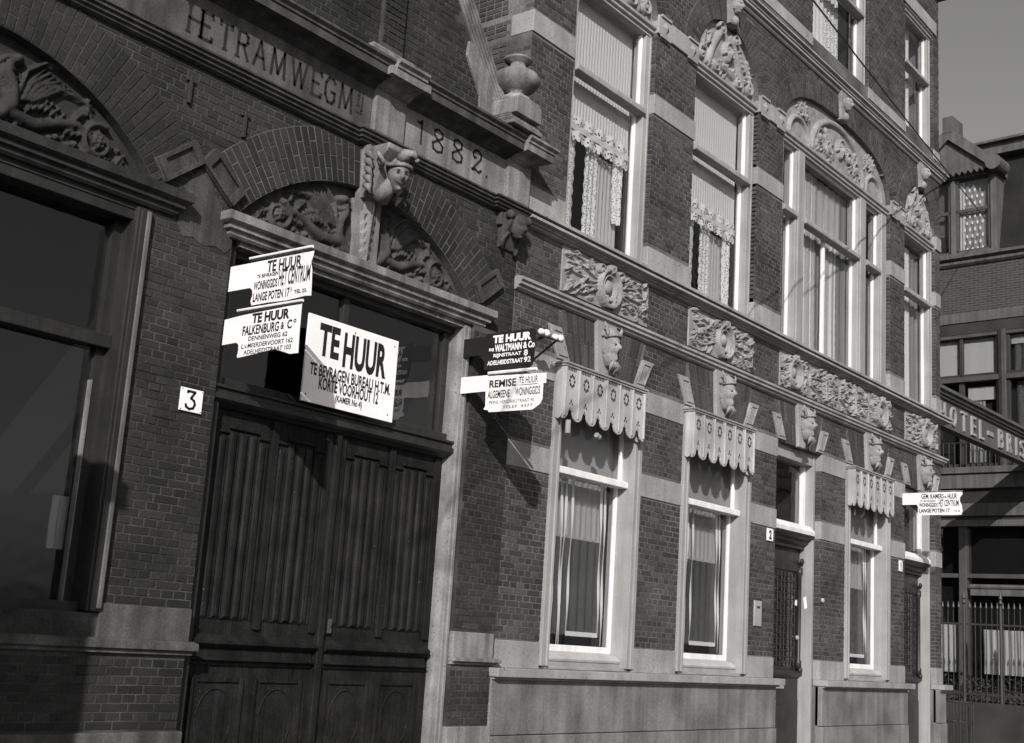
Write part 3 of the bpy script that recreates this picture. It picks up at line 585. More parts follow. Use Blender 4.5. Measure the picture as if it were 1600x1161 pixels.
def valance(xl, xr):
    zt, zb, yf = 4.45, 3.86, -.145; n = 6; x0, x1 = xl-.02, xr-.15; bw = (x1-x0)/n
    pts = []
    for i in range(n):
        l = x0+bw*i
        for u, z in ((0,.0),(.13,.006),(.24,.025),(.32,.055),(.36,.09),(.34,.115),(.40,.10),(.44,.12),(.5,.145),(.56,.12),(.60,.10),(.66,.115),(.64,.09),(.68,.055),(.76,.025),(.87,.006)): pts.append((l+bw*u, zb+z))
    pts += [(x1,zb),(x1,zt),(x0,zt)]
    v = part('valance', lambda b: b.prism(pts, yf, yf+.022), 'valance', house, bevel=.004)
    cheek = lambda b, x: b.prismx([(yf+.023,zt),(yf+.023,zb+.06),(yf+.04,zb+.015),(yf+.075,zb),(yf+.11,zb+.02),(-.035,zb+.07),(-.035,zt)][::-1], x, x+.02)
    for xc in (x0, x1-.02): part('cheek', lambda b: cheek(b, xc), 'valance', v, bevel=.004)
    part('cap', lambda b: (b.box(x0-.03, x1+.03, yf-.03, .0, zt, zt+.022), b.box(x0-.015, x1+.015, yf-.015, .0, zt-.025, zt)), 'stone_r', v, bevel=.004)
    for i in range(n+1): part('batten', lambda b: b.box(x0+bw*i-.014+(.014 if i == 0 else -.014 if i == n else 0), x0+bw*i+.014+(.014 if i == 0 else -.014 if i == n else 0), yf-.014, yf+.001, zb+.03, zt-.03), 'valance', v, bevel=.005)
    ro = MB()
    for k in range(8):
        a = 2*math.pi*k/8; ro.ball((.042*math.cos(a), 0, .058*math.sin(a)), .017, .004, .02, 8, 4)
    rmesh = ro.mesh('rosette', M['hole'])
    fm = MB(); fm.ball((0,0,0), .014,.004,.022,8,4); fm.ball((-.022,0,-.03), .011,.004,.014,8,4); fm.ball((.022,0,-.03), .011,.004,.014,8,4); fmesh = fm.mesh('fleur', M['hole'])
    for i in range(n):
        link('rosette', rmesh, v, loc=(x0+bw*(i+.5), yf-.001, zt-.17)); link('fleur', fmesh, v, loc=(x0+bw*(i+.5), yf-.001, zb+.205))
        part('dentil_strip', lambda b: [b.box(x0+bw*i+.03+j*.03, x0+bw*i+.046+j*.03, yf-.004, yf+.001, zt-.06, zt-.03) for j in range(int((bw-.06)/.03))], 'hole', v)
    return v
for i in (0, 1, 3): ground_window(*G[i][:2]); valance(*G[i][:2])
part('roller_end', lambda b: b.tube([(10.72,-.13,3.86),(10.72,-.13,3.72)], .03, 8), 'buff', house); part('cord_toggle', lambda b: b.tube([(11.3,-.10,3.80),(11.36,-.10,3.78)], .03, 8), 'buff', house)
def upper_window(u, zr=7.96, hz=9.12, base=5.95, m='white'):
    xl, xr = u[:2]; z1 = hz-.1; z0 = base
    def fr(b):
        b.box(xl, xl+.12, .072, .25, z0, z1); b.box(xr-.12, xr, .072, .25, z0, z1); b.box(xr-.035, xr, .06, .1, z0, z1); b.box(xl, xr, .072, .25, z0-.02, z0+.05)
        moulding(b, [(-.06,0),(-.06,.03),(-.03,.045),(-.03,.08),(.0,.1),(.0,.14),(-.05,.16)], xl+.002, xr-.002, hz-.14, yb=.3)
    w = part('window', fr, 'buff', house, bevel=.006)
    sash(w, xl+.12, xr-.12, zr, z1, .12, m=m, bot=.05); sash(w, xl+.12, xr-.12, z0+.05, zr+.02, .165, m=m)
    part('meeting_rail', lambda b: b.prismx([(.03,zr-.04),(.03,zr+.01),(.05,zr+.045),(.165,zr+.045),(.165,zr-.05),(.05,zr-.05)], xl+.12, xr-.1), 'buff', w, bevel=.006)
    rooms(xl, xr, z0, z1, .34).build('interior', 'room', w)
    return w
for i in (0, 1, 3): upper_window(U[i])
for t in T: upper_window((t[0], t[1]), 12.25, 13.3, 10.97)
for t in T: part('lintel', lambda b: b.box(t[0]-.12, t[1]+.12, -.03, .3, 13.29, 13.55), 'stone_r', house, bevel=.008)
def wide_window():
    xl, xr = U[2][:2]; z0, z1, zr = 5.95, 9.0, 7.96
    L = [(xl+.14,16.44),(16.72,18.74),(19.04,xr-.28)]
    def fr(b):
        for x0, x1 in ((xl,xl+.14),(16.44,16.72),(18.74,19.04),(xr-.28,xr)): b.box(x0, x1, .072, .27, z0, z1); b.box(x0+.05, x1-.03, .05, .08, z0+.02, z1)
        b.box(xl, xr, .073, .27, z0-.02, z0+.05); moulding(b, [(-.06,0),(-.06,.03),(-.03,.045),(-.03,.08),(.0,.1),(.0,.14),(-.05,.16)], xl+.002, xr-.002, 8.98, yb=.3)
    w = part('window', fr, 'buff', house, bevel=.006)
    for i, (x0, x1) in enumerate(L):
        sash(w, x0, x1, zr, z1, .12, bot=.05)
        if i == 1: sash(w, x0, 17.66, z0+.05, zr+.02, .165); sash(w, 17.66, x1, z0+.05, zr+.02, .166)
        else: sash(w, x0, x1, z0+.05, zr+.02, .165)
        part('meeting_rail', lambda b: b.prismx([(.03,zr-.04),(.03,zr+.01),(.05,zr+.045),(.165,zr+.045),(.165,zr-.05),(.05,zr-.05)], x0, x1+.01), 'buff', w, bevel=.006)
    rooms(xl, xr, z0, z1).build('interior', 'room', w)
wide_window()
# ------------------------------------------------------------ street doors of the house
def street_door(xl, xr, full):
    zt = 3.3
    d = part('front_door', lambda b: b.box(xl+.02, xr-.1, .27, .33, .12, zt), 'wood2', house)
    x0, x1 = xl+.16, xr-.12; xm = (x0+x1)/2
    part('door_frame', lambda b: (b.box(xr-.1, xr, .09, .36, 0, 4.5), b.box(xr-.1, xr-.06, .075, .1, 0, 4.5), b.box(xl, xl+.1, .09, .36, 0, 4.5), b.box(xl+.1, xr-.1, .09, .36, 4.32, 4.5)), 'buff', d, bevel=.008)
    part('transom_bar', lambda b: (b.prismx([(.06,zt),(.05,zt+.06),(.12,zt+.14),(.3,zt+.14),(.3,zt)], xl, xr-.06)), 'white', d, bevel=.008)
    part('door_cornice', lambda b: moulding(b, [(-.2,0),(-.2,.05),(-.14,.08),(-.12,.13),(-.06,.16),(-.05,.2)], xl+.1, xr-.07, zt-.2, yb=.3), 'wood2', d)
    part('pane', lambda b: b.box(xl+.1, xr-.1, .25, .256, zt+.14, 4.32), 'glass', d)
    for xa in (xr-.16, xl+.1): part('sash_bar', lambda b: b.box(xa, xa+.06, .2, .27, zt+.14, 4.32), 'white', d)
    rooms(xl, xr, 3.4, 4.5, .36, 1.0).build('interior', 'room', d)
    for z0, z1 in ((.3,1.0),): part('lower_panel', lambda b: (b.box(x0, x1, .25, .272, z0, z1), b.box(x0+.09, x1-.09, .235, .26, z0+.09, z1-.09)), 'wood2', d, bevel=.008)
    part('letter_plate', lambda b: (b.box(xm-.14, xm+.14, .255, .272, 1.14, 1.2),), 'brass', d)
    part('mid_rail', lambda b: moulding(b, [(-.24,0),(-.2,.03),(-.2,.06),(-.23,.09)], xl+.1, xr-.1, 1.3, yb=.28), 'wood2', d)
    for x in (x0, x1-.09): part('colonnette', lambda b: (b.lathe([(.045,0),(.045,.1),(.03,.13),(.03,1.3),(.045,1.33),(.045,1.42)], (x+.045,.235,1.42), 12), b.ball((x+.045,.2,2.93),.045,.03,.045), b.ball((x+.045,.2,1.4),.045,.03,.045)), 'wood2', d, smooth=True)
    part('frieze_rail', lambda b: [b.box(x0+.12+k*.06, x0+.15+k*.06, .24, .272, 2.78, 2.86) for k in range(int((x1-x0-.26)/.06)+1)], 'wood2', d)
    def grille(b):
        for k in range(9):
            x = x0+.14+(x1-x0-.28)*k/8; b.tube([(x,.262,1.45),(x,.262,2.74)], .007, 5)
        for k in range(16): b.tube([(x0+.12,.258,1.5+.08*k),(x1-.12,.258,1.5+.08*k)], .006, 5)
        for k in range(5):
            for j in range(8): b.ball((x0+.2+(x1-x0-.4)*k/4,.252,1.54+.16*j), .024,.008,.024, 8, 4)
    part('grille', grille, 'iron', d)
    part('grille_pane', lambda b: b.box(x0+.1, x1-.1, .268, .2695, 1.44, 2.75), 'glass_d', d)
    if full:
        part('paper_slip', lambda b: (b.box(xr-.235, xr-.175, .262, .27, 2.3, 2.38),), 'enamel', d); part('door_knob', lambda b: b.ball((xr-.2,.24,1.85), .035,.03,.035, 12, 8), 'brass', d, smooth=True)
        part('paper_slip', lambda b: b.add([(xr-.104,.14,2.28),(xr-.104,.18,2.26),(xr-.104,.2,2.42),(xr-.104,.16,2.44)], [(0,1,2,3)]), 'enamel', d)
    part('door_step', lambda b: b.box(xl-.05, xr+.05, -.22, .4, -.05, .12), 'stone_r', d, bevel=.01)
street_door(15.86, 17.3, True); street_door(20.57, 22.0, False)
part('bell_pull', lambda b: b.ball((17.36,-.02,2.4), .03,.03,.035, 10, 7), 'brass', house)
part('letter_slot', lambda b: (b.box(15.275, 15.475, -.02, .01, 1.94, 2.27), ), 'stone_r', house, bevel=.006)
part('slot_opening', lambda b: b.box(15.33, 15.42, -.023, -.0, 2.17, 2.2), 'hole', [o for o in house.children if o.name == 'letter_slot'][0])
# ============================================================ the tram depot on the left
depot = thing('tram_depot', (5.8, 0, 0), 'soot darkened brick depot with arched doorway, carved tympana and a dated stone frieze', 'building')
LA = [Arch(3.92, 4.74, 1.48, .69, circ=(1.95, 3.48), thick=.47), Arch(7.68, 4.74, 1.49, .69, circ=(1.95, 3.48), thick=.47)]
LH = [(2.44,5.40,1.55,4.6), (6.19,9.17,0,4.6)]
for a in LA: LH = LH+a.holes(14, .12)
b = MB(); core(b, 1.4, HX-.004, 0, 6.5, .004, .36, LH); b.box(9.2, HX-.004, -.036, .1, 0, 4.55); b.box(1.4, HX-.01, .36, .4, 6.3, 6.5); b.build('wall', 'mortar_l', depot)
items = []
for z0, z1 in ((.74,1.29),(1.62,5.82)):
    lay(items, 1.4, 9.2, z0, z1, 0, LH, int(z0*7)+3); lay(items, 9.2, HX-.01, z0, min(z1,4.55), -.04, [], int(z0*7)+4)
lay(items, 9.2, HX-.01, 4.56, 5.82, 0, LH, 9)
for i, a in enumerate(LA): a.bricks(items, -.0065, .066, 4+i, (7.5,7.86) if i else None)
# gable
GS = 1.34; gz = lambda x: 6.84+GS*(min(x-6.03, 9.33-x))
gi = []
lay(gi, 6.1, 9.3, 6.55, 8.9, -.05, [], 31)
items += [it for it in gi if it[1][3] < gz(it[1][0])-.05 and it[1][3] < gz(it[1][1])-.05]
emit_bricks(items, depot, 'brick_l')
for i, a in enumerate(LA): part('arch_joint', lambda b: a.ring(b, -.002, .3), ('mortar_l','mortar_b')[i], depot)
part('gable_wall', lambda b: b.prism([(6.03,6.4),(9.33,6.4),(9.33,6.84),(7.68,6.84+GS*1.65),(6.03,6.84)], -.046, .3), 'mortar_l', depot)
def coping(b, s):
    X = lambda u: 7.68+s*u; L0 = 1.65; d = Vector((-1, GS)).normalized(); n = Vector((GS, 1)).normalized()
    def strip(o0, o1, y0, y1):
        pts = []
        for (u, o) in ((0,o0),(0,o1),(2.7,o1),(2.7,o0)):
            p = Vector((L0, 6.84))+d*u+n*o; pts.append((X(p.x), p.y))
        b.prism(pts if s < 0 else pts[::-1], y0, y1)
    for o0, o1, y in ((-.085,-.05,-.065),(-.05,-.02,-.08),(-.02,.01,-.095),(.01,.04,-.11),(.04,.065,-.125)): strip(o0, o1, y, .32)
for s in (-1, 1): part('raking_coping', lambda b: coping(b, s), 'stone_m', depot)
for s in (-1, 1): part('kneeler', lambda b: b.prism([(7.68+s*p[0], p[1]) for p in ([(1.66,6.56),(1.66,6.75),(1.2,7.36),(1.08,7.36),(1.06,7.2),(1.3,6.86),(1.32,6.56)] if s > 0 else [(1.66,6.56),(1.66,6.75),(1.2,7.36),(1.08,7.36),(1.06,7.2),(1.3,6.86),(1.32,6.56)][::-1])], -.075, .02), 'stone_m', depot, bevel=.006)
st = part('gable_strip', lambda b: b.box(7.53, 7.81, -.10, .0, 6.75, 8.9), 'mortar_l', depot)
si = []; lay(si, 7.53, 7.81, 6.77, 8.9, -.108, [], 5); sm = MB()
for it in si: x0, x1, z0, z1 = it[1]; sm.brick([(x0,z0),(x1,z0),(x1,z1),(x0,z1)], it[2])
sm.build('strip_brickwork', 'brick_l', st, kind='stuff')
part('strip_base', lambda b: moulding(b, [(.16,0),(.16,.1),(.14,.13),(.14,.18),(.11,.21)], 7.53, 7.83, 6.55, left=True, right=True), 'stone_m', depot)
part('roof', lambda b: (b.prism([(1.0,6.45),(9.8,6.45),(7.68,8.9),(1.0,8.9)], .45, 7)), 'slate', depot)
# entablature
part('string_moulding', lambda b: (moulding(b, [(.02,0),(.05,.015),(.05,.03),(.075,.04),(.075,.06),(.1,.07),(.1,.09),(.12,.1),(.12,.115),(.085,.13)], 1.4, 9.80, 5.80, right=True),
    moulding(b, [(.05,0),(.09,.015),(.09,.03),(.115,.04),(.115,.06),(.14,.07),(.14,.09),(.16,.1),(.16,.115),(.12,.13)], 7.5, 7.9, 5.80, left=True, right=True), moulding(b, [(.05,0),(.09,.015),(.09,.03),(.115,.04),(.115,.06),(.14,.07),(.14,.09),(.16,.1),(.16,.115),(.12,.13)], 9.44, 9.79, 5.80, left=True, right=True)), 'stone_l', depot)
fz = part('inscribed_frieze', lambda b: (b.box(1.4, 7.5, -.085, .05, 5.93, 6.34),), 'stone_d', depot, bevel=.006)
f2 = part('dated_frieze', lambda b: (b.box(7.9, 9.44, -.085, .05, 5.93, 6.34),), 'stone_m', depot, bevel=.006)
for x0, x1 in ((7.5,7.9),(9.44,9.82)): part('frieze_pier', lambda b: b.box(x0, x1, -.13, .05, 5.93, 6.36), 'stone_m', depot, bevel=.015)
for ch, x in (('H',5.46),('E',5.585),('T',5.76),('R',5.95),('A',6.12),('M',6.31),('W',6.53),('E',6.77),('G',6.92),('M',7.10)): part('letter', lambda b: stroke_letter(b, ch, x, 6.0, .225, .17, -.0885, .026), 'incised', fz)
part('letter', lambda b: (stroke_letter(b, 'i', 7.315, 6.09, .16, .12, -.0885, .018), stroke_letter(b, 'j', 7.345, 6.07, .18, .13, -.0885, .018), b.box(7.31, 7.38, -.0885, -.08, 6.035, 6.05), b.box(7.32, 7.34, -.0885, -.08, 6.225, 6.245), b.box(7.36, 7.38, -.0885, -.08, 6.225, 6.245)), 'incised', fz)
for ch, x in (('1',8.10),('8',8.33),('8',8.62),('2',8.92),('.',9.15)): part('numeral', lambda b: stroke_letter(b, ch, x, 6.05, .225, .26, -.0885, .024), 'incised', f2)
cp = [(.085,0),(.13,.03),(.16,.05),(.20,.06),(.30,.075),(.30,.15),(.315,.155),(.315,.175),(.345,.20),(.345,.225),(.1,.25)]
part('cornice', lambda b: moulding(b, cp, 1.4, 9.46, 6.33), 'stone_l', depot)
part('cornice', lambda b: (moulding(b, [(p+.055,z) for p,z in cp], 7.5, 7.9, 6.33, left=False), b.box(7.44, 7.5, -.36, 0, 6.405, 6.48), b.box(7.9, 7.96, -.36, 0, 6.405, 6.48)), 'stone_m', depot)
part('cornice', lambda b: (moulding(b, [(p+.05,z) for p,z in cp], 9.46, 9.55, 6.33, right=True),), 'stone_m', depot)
# urn on its pedestal
part('pedestal', lambda b: (moulding(b, [(.40,0),(.40,.045),(.36,.06),(.36,.09),(.33,.11),(.33,.13)], 9.14, 9.62, 6.575, yb=-.04), b.prism([(9.17,6.70),(9.59,6.70),(9.58,6.86),(9.53,6.90),(9.23,6.90),(9.18,6.86)], -.40, -.04)), 'stone_m', depot, bevel=.008)
ur = part('urn', lambda b: b.lathe([(.15,0),(.17,.02),(.15,.05),(.10,.07),(.085,.10),(.12,.12),(.19,.16),(.235,.215),(.24,.26),(.215,.31),(.15,.35),(.10,.375),(.08,.41),(.085,.44),(.14,.462),(.15,.48),(.12,.5),(.03,.51)], (9.38,-.21,6.895), 28), 'stone_m', depot, smooth=True)
# stone dressings
part('pier_stone', lambda b: b.box(5.395, 6.195, -.02, .1, 1.38, 1.622), 'stone_d', depot, bevel=.008)
part('pier_sill', lambda b: moulding(b, [(.03,0),(.03,.02),(.06,.035),(.06,.085),(.03,.1)], 2.4, 6.2, 1.285, right=True), 'stone_d', depot)
part('pier_plinth', lambda b: b.box(1.4, 6.21, -.05, .1, -.02, .74), 'stone_d', depot, bevel=.01)
part('impost_block', lambda b: (b.box(9.19, 9.79, -.065, .0, 1.36, 1.60), moulding(b, [(.06,0),(.06,.02),(.10,.03),(.10,.06),(.065,.07)], 9.19, 9.79, 1.30, right=True)), 'stone_m', depot, bevel=.008)
part('doorside_plinth', lambda b: b.box(9.18, HX-.01, -.07, .0, -.02, .74), 'stone_m', depot, bevel=.01)
for q4 in ([(5.36,4.93),(5.70,5.20)],[(6.23,4.93),(5.89,5.20)],[(9.15,4.93),(9.49,5.20)]):
    (xa,za),(xb,zb) = q4; s = 1 if xb > xa else -1; P4 = [(xa,za),(xa+s*.115,za-.155),(xb+s*.115,zb-.155),(xb,zb)]; P4 = P4 if s > 0 else P4[::-1]
    sk = part('skew_block', lambda b: b.prism(P4, -.03 if s > 0 else -.036, .05), 'stone_l', depot, bevel=.006)
    c = np.mean(P4, axis=0)
    def rim(b):
        for i in range(4):
            o0 = c+(np.array(P4[i])-c)*.97; o1 = c+(np.array(P4[(i+1)%4])-c)*.97; i0 = c+(np.array(P4[i])-c)*.66; i1 = c+(np.array(P4[(i+1)%4])-c)*.66; b.prism([tuple(i0),tuple(o0),tuple(o1),tuple(i1)], -.055 if s > 0 else -.061, -.028)
    part('raised_rim', rim, 'stone_l', sk)
part('plaster_patch', lambda b: b.prism([(5.64,4.50),(5.70,4.42),(5.80,4.44),(5.90,4.40),(6.02,4.43),(6.12,4.40),(6.18,4.46),(6.17,4.62),(6.06,4.72),(6.02,4.80),(5.96,4.84),(5.91,4.97),(5.84,5.02),(5.78,4.98),(5.70,4.86),(5.66,4.70)], -.0045, .02), 'stone_l', depot)
for x0, x1 in ((2.3,5.56),(6.17,9.30)):
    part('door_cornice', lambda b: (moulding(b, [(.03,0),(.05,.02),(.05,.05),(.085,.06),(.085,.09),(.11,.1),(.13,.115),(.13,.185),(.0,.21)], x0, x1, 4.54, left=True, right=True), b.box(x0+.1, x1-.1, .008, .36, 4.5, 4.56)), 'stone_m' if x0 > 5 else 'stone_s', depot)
# carved tympana of the depot
def griffin(rf, cx, d, H):
    X = lambda u: cx+d*u
    rf.stroke([(X(.13),.05),(X(.22),.10),(X(.31),.2),(X(.30),.32),(X(.24),.42),(X(.25),.50),(X(.32),.53)], .06, .035, .09)      # breast and neck
    rf.ball(X(.29), .53, .045, .1); rf.stroke([(X(.29),.54),(X(.21),.52),(X(.19),.48)], .022, .008, .08)
    for j in range(7): rf.leaf(X(.33-.01*j), .12+.055*j, -1.57+d*1.2, .07, .05, .075, 2)
    rf.stroke([(X(.30),.14),(X(.5),.12),(X(.68),.2),(X(.82),.24),(X(.98),.16)], .055, .03, .075)       # body into scroll
    top = [(X(.34),.30),(X(.38),.48),(X(.52),.60),(X(.72),.58),(X(.95),.46)]
    rf.stroke(top, .022, .01, .06)
    for j in range(11):
        t = j/10; a0 = (X(.36+.10*t), .26+.02*t); rf.stroke([a0, (X(.40+.28*t),.40+.05*t),(X(.52+.42*t),.555-.15*t)], .02, .010, .045+.012*(j % 2))
    for j in range(12): rf.leaf(X(.42+.045*j), .2+.05*math.sin(j*.6), 1.57-d*(.5+.05*j), .10, .055, .06, 2)
    rf.spiral(X(1.0), .17, .14, 1.7, 1.2, d, .026, .07); rf.rosette(X(1.0), .17, .06, .075)
    for j in range(10): rf.ball(X(.62+.05*j), .07+.03*math.sin(j*2.1), .03, .05)
    for j in range(6): rf.leaf(X(.8+.08*j), .12+.22*max(0,1-abs(j-1)/4), .8+j*.7, .13, .07, .05, 3)
    for j in range(5): rf.leaf(X(.1+.06*j), .05, 1.57-d*.3*(j-2), .12, .06, .05, 2)
    q = random.Random(6+d)
    for j in range(16): rf.leaf(X(q.uniform(.75,1.3)), q.uniform(.04,.26), q.uniform(0,6.28), q.uniform(.06,.11), .045, q.uniform(.03,.055), 2)
    for j in range(12): rf.ball(X(q.uniform(.9,1.25)), q.uniform(.03,.2), q.uniform(.012,.024), .055)
for i, a in enumerate(LA):
    w, z0, hh = 2*a.a, 4.74, .72; x0 = a.c-a.a
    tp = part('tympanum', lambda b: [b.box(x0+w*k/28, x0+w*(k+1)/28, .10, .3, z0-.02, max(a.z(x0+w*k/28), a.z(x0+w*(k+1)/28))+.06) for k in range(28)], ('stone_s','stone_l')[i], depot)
    rf = Relief(w, hh, 250, 62)
    griffin(rf, w/2, -1, hh); griffin(rf, w/2, 1, hh)
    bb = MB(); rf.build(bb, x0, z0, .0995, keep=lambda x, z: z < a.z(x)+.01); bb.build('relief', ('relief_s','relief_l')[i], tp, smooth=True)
def big_console(b, c):
    b.prism([(c-.13,5.32),(c+.13,5.32),(c+.17,5.80),(c-.17,5.80)], -.11, .05)
    b.prismx([(.05,5.32),(-.13,5.34),(-.2,5.5),(-.22,5.66),(-.3,5.75),(-.3,5.80),(.05,5.80)][::-1], c-.12, c+.12)
    b.prism([(c-.06,4.74),(c+.08,4.74),(c+.16,5.33),(c-.15,5.33)], .0, .1)
def acanthus(b, c):
    rf = Relief(.34, .62, 40, 70); rf.leaf(.17, .56, -1.57, .5, .15, .06, 5); rf.stroke([(.17,.6),(.17,.02)], .05, .015, .08)
    rf.build(b, c-.16, 4.74, -.002)
    for s in (-1,1):
        for j in range(5): b.tube([(c+s*.16,-.12,5.72-.08*j),(c+s*.2,-.16-.01*j,5.68-.08*j),(c+s*.17,-.2,5.62-.08*j)], [.03,.035,.012], 7)
        b.tube([(c+s*.14,-.22,5.70),(c+s*.17,-.27,5.66),(c+s*.15,-.3,5.60),(c+s*.12,-.27,5.57),(c+s*.13,-.24,5.61)], .022, 6)
kc = part('carved_console', lambda b: big_console(b, 7.66), 'stone_m', depot, bevel=.01)
part('acanthus_drop', lambda b: acanthus(b, 7.63), 'stone_m', kc, smooth=True)
JC, JT, JN = Vector((7.67,-.32,5.52)), -.5, .30
def jester(b):
    head_mesh(b, JC, .17, JT, JN, 'jester', 48, 36)
    b.tube([(7.66,-.08,5.30),(7.66,-.26,5.46)], [.10,.07], 10)
    Rz = Matrix.Rotation(JT, 4, 'Z') @ Matrix.Rotation(JN, 4, 'X'); W = lambda x, y, z: tuple(JC+Rz@Vector((x,y,z)))
    b.tube([W(.125*math.sin(t), -.145*math.cos(t)+.01, .098+.012*math.cos(2*t)) for t in np.linspace(-2.6,2.6,17)], .02, 7)
    b.tube([W(0,-.05,.16),W(.03,-.09,.23),W(.09,-.12,.24),W(.13,-.12,.19)], [.08,.06,.04,.02], 8); b.ball(W(.135,-.12,.18), .026,.026,.026)
def shrunk(fn, f=.86):
    def g(b): fn(b); b.v = [tuple(JC+(Vector(p)-JC)*f) for p in b.v]
    return g
sh_ = part('smiling_head', shrunk(jester), 'stone_m', kc, smooth=True)
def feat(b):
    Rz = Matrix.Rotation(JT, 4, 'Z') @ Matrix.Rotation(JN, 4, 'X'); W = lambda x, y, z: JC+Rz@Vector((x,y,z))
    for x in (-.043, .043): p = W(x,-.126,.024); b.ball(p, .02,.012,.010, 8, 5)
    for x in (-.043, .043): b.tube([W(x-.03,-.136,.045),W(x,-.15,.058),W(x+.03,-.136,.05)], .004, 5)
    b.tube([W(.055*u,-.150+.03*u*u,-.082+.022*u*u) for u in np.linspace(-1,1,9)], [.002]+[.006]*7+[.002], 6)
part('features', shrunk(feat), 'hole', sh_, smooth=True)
ec = part('end_console', lambda b: (b.box(9.46, 9.8, -.06, .05, 5.66, 5.80), b.prismx([(.05,5.42),(-.03,5.44),(-.08,5.56),(-.16,5.68),(-.18,5.80),(.05,5.80)][::-1], 9.5, 9.76)), 'stone_l', depot, bevel=.008)
part('lion_head', lambda b: (head_mesh(b, (9.64,-.15,5.66), .12, -.2, .3), [b.tube([(9.64+s*.1,-.08,5.6),(9.64+s*.13,-.05,5.5),(9.64+s*.09,-.04,5.4)], [.04,.035,.02], 7) for s in (-1,1)], [b.ball((9.64+s*.14,-.15,5.76), .05,.05,.05) for s in (-1,1)]), 'stone_l', ec, smooth=True)
# ------------------------------------------------------------ carriage door
def carriage_door():
    d = part('carriage_door', lambda b: b.box(6.19, 9.09, .155, .22, .05, 3.26), 'wood', depot)
    part('door_post', lambda b: (b.box(9.09, 9.18, -.01, .3, 0, 4.52), b.box(9.13, 9.17, -.025, -.005, .0, 4.5)), 'worn', d, bevel=.008)
    part('door_post', lambda b: b.box(6.19, 6.29, .06, .3, 0, 4.52), 'frame_d', d, bevel=.008)
    part('transom_moulding', lambda b: moulding(b, [(-.12,0),(-.08,.02),(-.05,.03),(-.02,.05),(-.02,.09),(-.045,.1),(-.045,.13),(-.02,.14),(-.02,.16),(-.1,.18)], 6.2, 9.10, 3.21, yb=.3), 'frame_d', d)
    part('transom_pane', lambda b: b.box(6.29, 9.06, .2, .206, 3.39, 4.52), 'glass_d', d)
    part('transom_sash', lambda b: (b.box(6.29, 6.36, .16, .22, 3.39, 4.52), b.box(8.99, 9.06, .16, .22, 3.39, 4.52), b.box(7.62, 7.69, .16, .22, 3.39, 4.52), b.box(6.29, 9.09, .12, .22, 4.44, 4.52), b.box(6.29, 9.09, .12, .22, 3.39, 3.45)), 'frame_d', d, bevel=.006)
    part('astragal', lambda b: b.box(7.63, 7.70, .10, .16, .05, 3.21), 'wood', d, bevel=.008)
    for x0, x1 in ((6.3,7.62),(7.71,9.05)):
        w = (x1-x0-.28)/2
        for k in range(2):
            a = x0+.08+k*(w+.11); z0, z1 = 1.56, 3.0
            part('stile', lambda b: b.box(a-.075, a-.004, .128, .156, 1.5, 3.2), 'wood', d, bevel=.006)
            for j in range(5):
                xx = a+w*(j+.06)/5; ww = w*.86/5; zt = z1+(.05 if 0 < j < 4 else 0); sh = (.0,.012,.022,.008,.0)[j]
                part('linenfold', lambda b: b.add([(xx,.155,z0),(xx+ww*.25,.138-sh*.7,z0+.03),(xx+ww*.5,.134-sh*.7,z0+.055),(xx+ww*.75,.138-sh*.7,z0+.03),(xx+ww,.155,z0),
                    (xx,.155,zt),(xx+ww*.25,.138-sh*.7,zt-.03),(xx+ww*.5,.134-sh*.7,zt-.05),(xx+ww*.75,.138-sh*.7,zt-.03),(xx+ww,.155,zt)], [(0,1,6,5),(1,2,7,6),(2,3,8,7),(3,4,9,8),(5,6,7,8,9),(4,3,2,1,0)]), 'wood', d)
                part('fold_fillet', lambda b: b.box(xx+ww+.002, xx+ww*1.12, .138, .156, z0+.01, zt-.01), 'wood', d)
            part('panel_head', lambda b: (b.box(a+w*.2, a+w*.8, .125, .156, z1+.06, z1+.085), b.box(a-.004, a+w*.2, .13, .156, z1+.02, z1+.04), b.box(a+w*.8, a+w, .13, .156, z1+.02, z1+.04)), 'wood', d, bevel=.005)
            def low(b):
                z0, z1 = .5, 1.12
                for bx in ((a,a+.03,z0,z1),(a+w-.03,a+w,z0,z1),(a+.03,a+w-.03,z0,z0+.03),(a+.06,a+w-.06,z1-.03,z1)): b.box(bx[0], bx[1], .135, .156, bx[2], bx[3])
                t = [2*math.pi*q/28 for q in range(29)]; b.tube([(a+w/2+w*.34*math.cos(s), .15, .80+.24*math.sin(s)) for s in t], .007, 6)
            part('lower_panel', low, 'wood', d)
        part('stile', lambda b: b.box(x1-.075, x1, .128, .156, 1.5, 3.2), 'wood', d, bevel=.006)
        part('lock_rail', lambda b: moulding(b, [(-.13,0),(-.13,.02),(-.09,.035),(-.13,.06),(-.135,.12),(-.10,.14),(-.07,.16),(-.07,.185),(-.13,.23)], x0+.01, x1-.02, 1.22, yb=.17), 'wood', d)
    for x0, x1 in ((6.3,7.62),(7.71,9.05)): part('kick_rail', lambda b: b.box(x0+.01, x1-.01, .125, .156, .08, .44), 'wood', d, bevel=.008)
    part('lock_plate', lambda b: (b.box(7.75, 7.79, .118, .13, 1.51, 1.63),), 'stone_d', d); part('keyhole', lambda b: b.ball((7.772,.111,1.58), .012,.004,.018, 8, 5), 'hole', d)
carriage_door()
rooms(6.19, 9.17, .2, 4.5, .34, 2.).build('interior', 'room', depot)
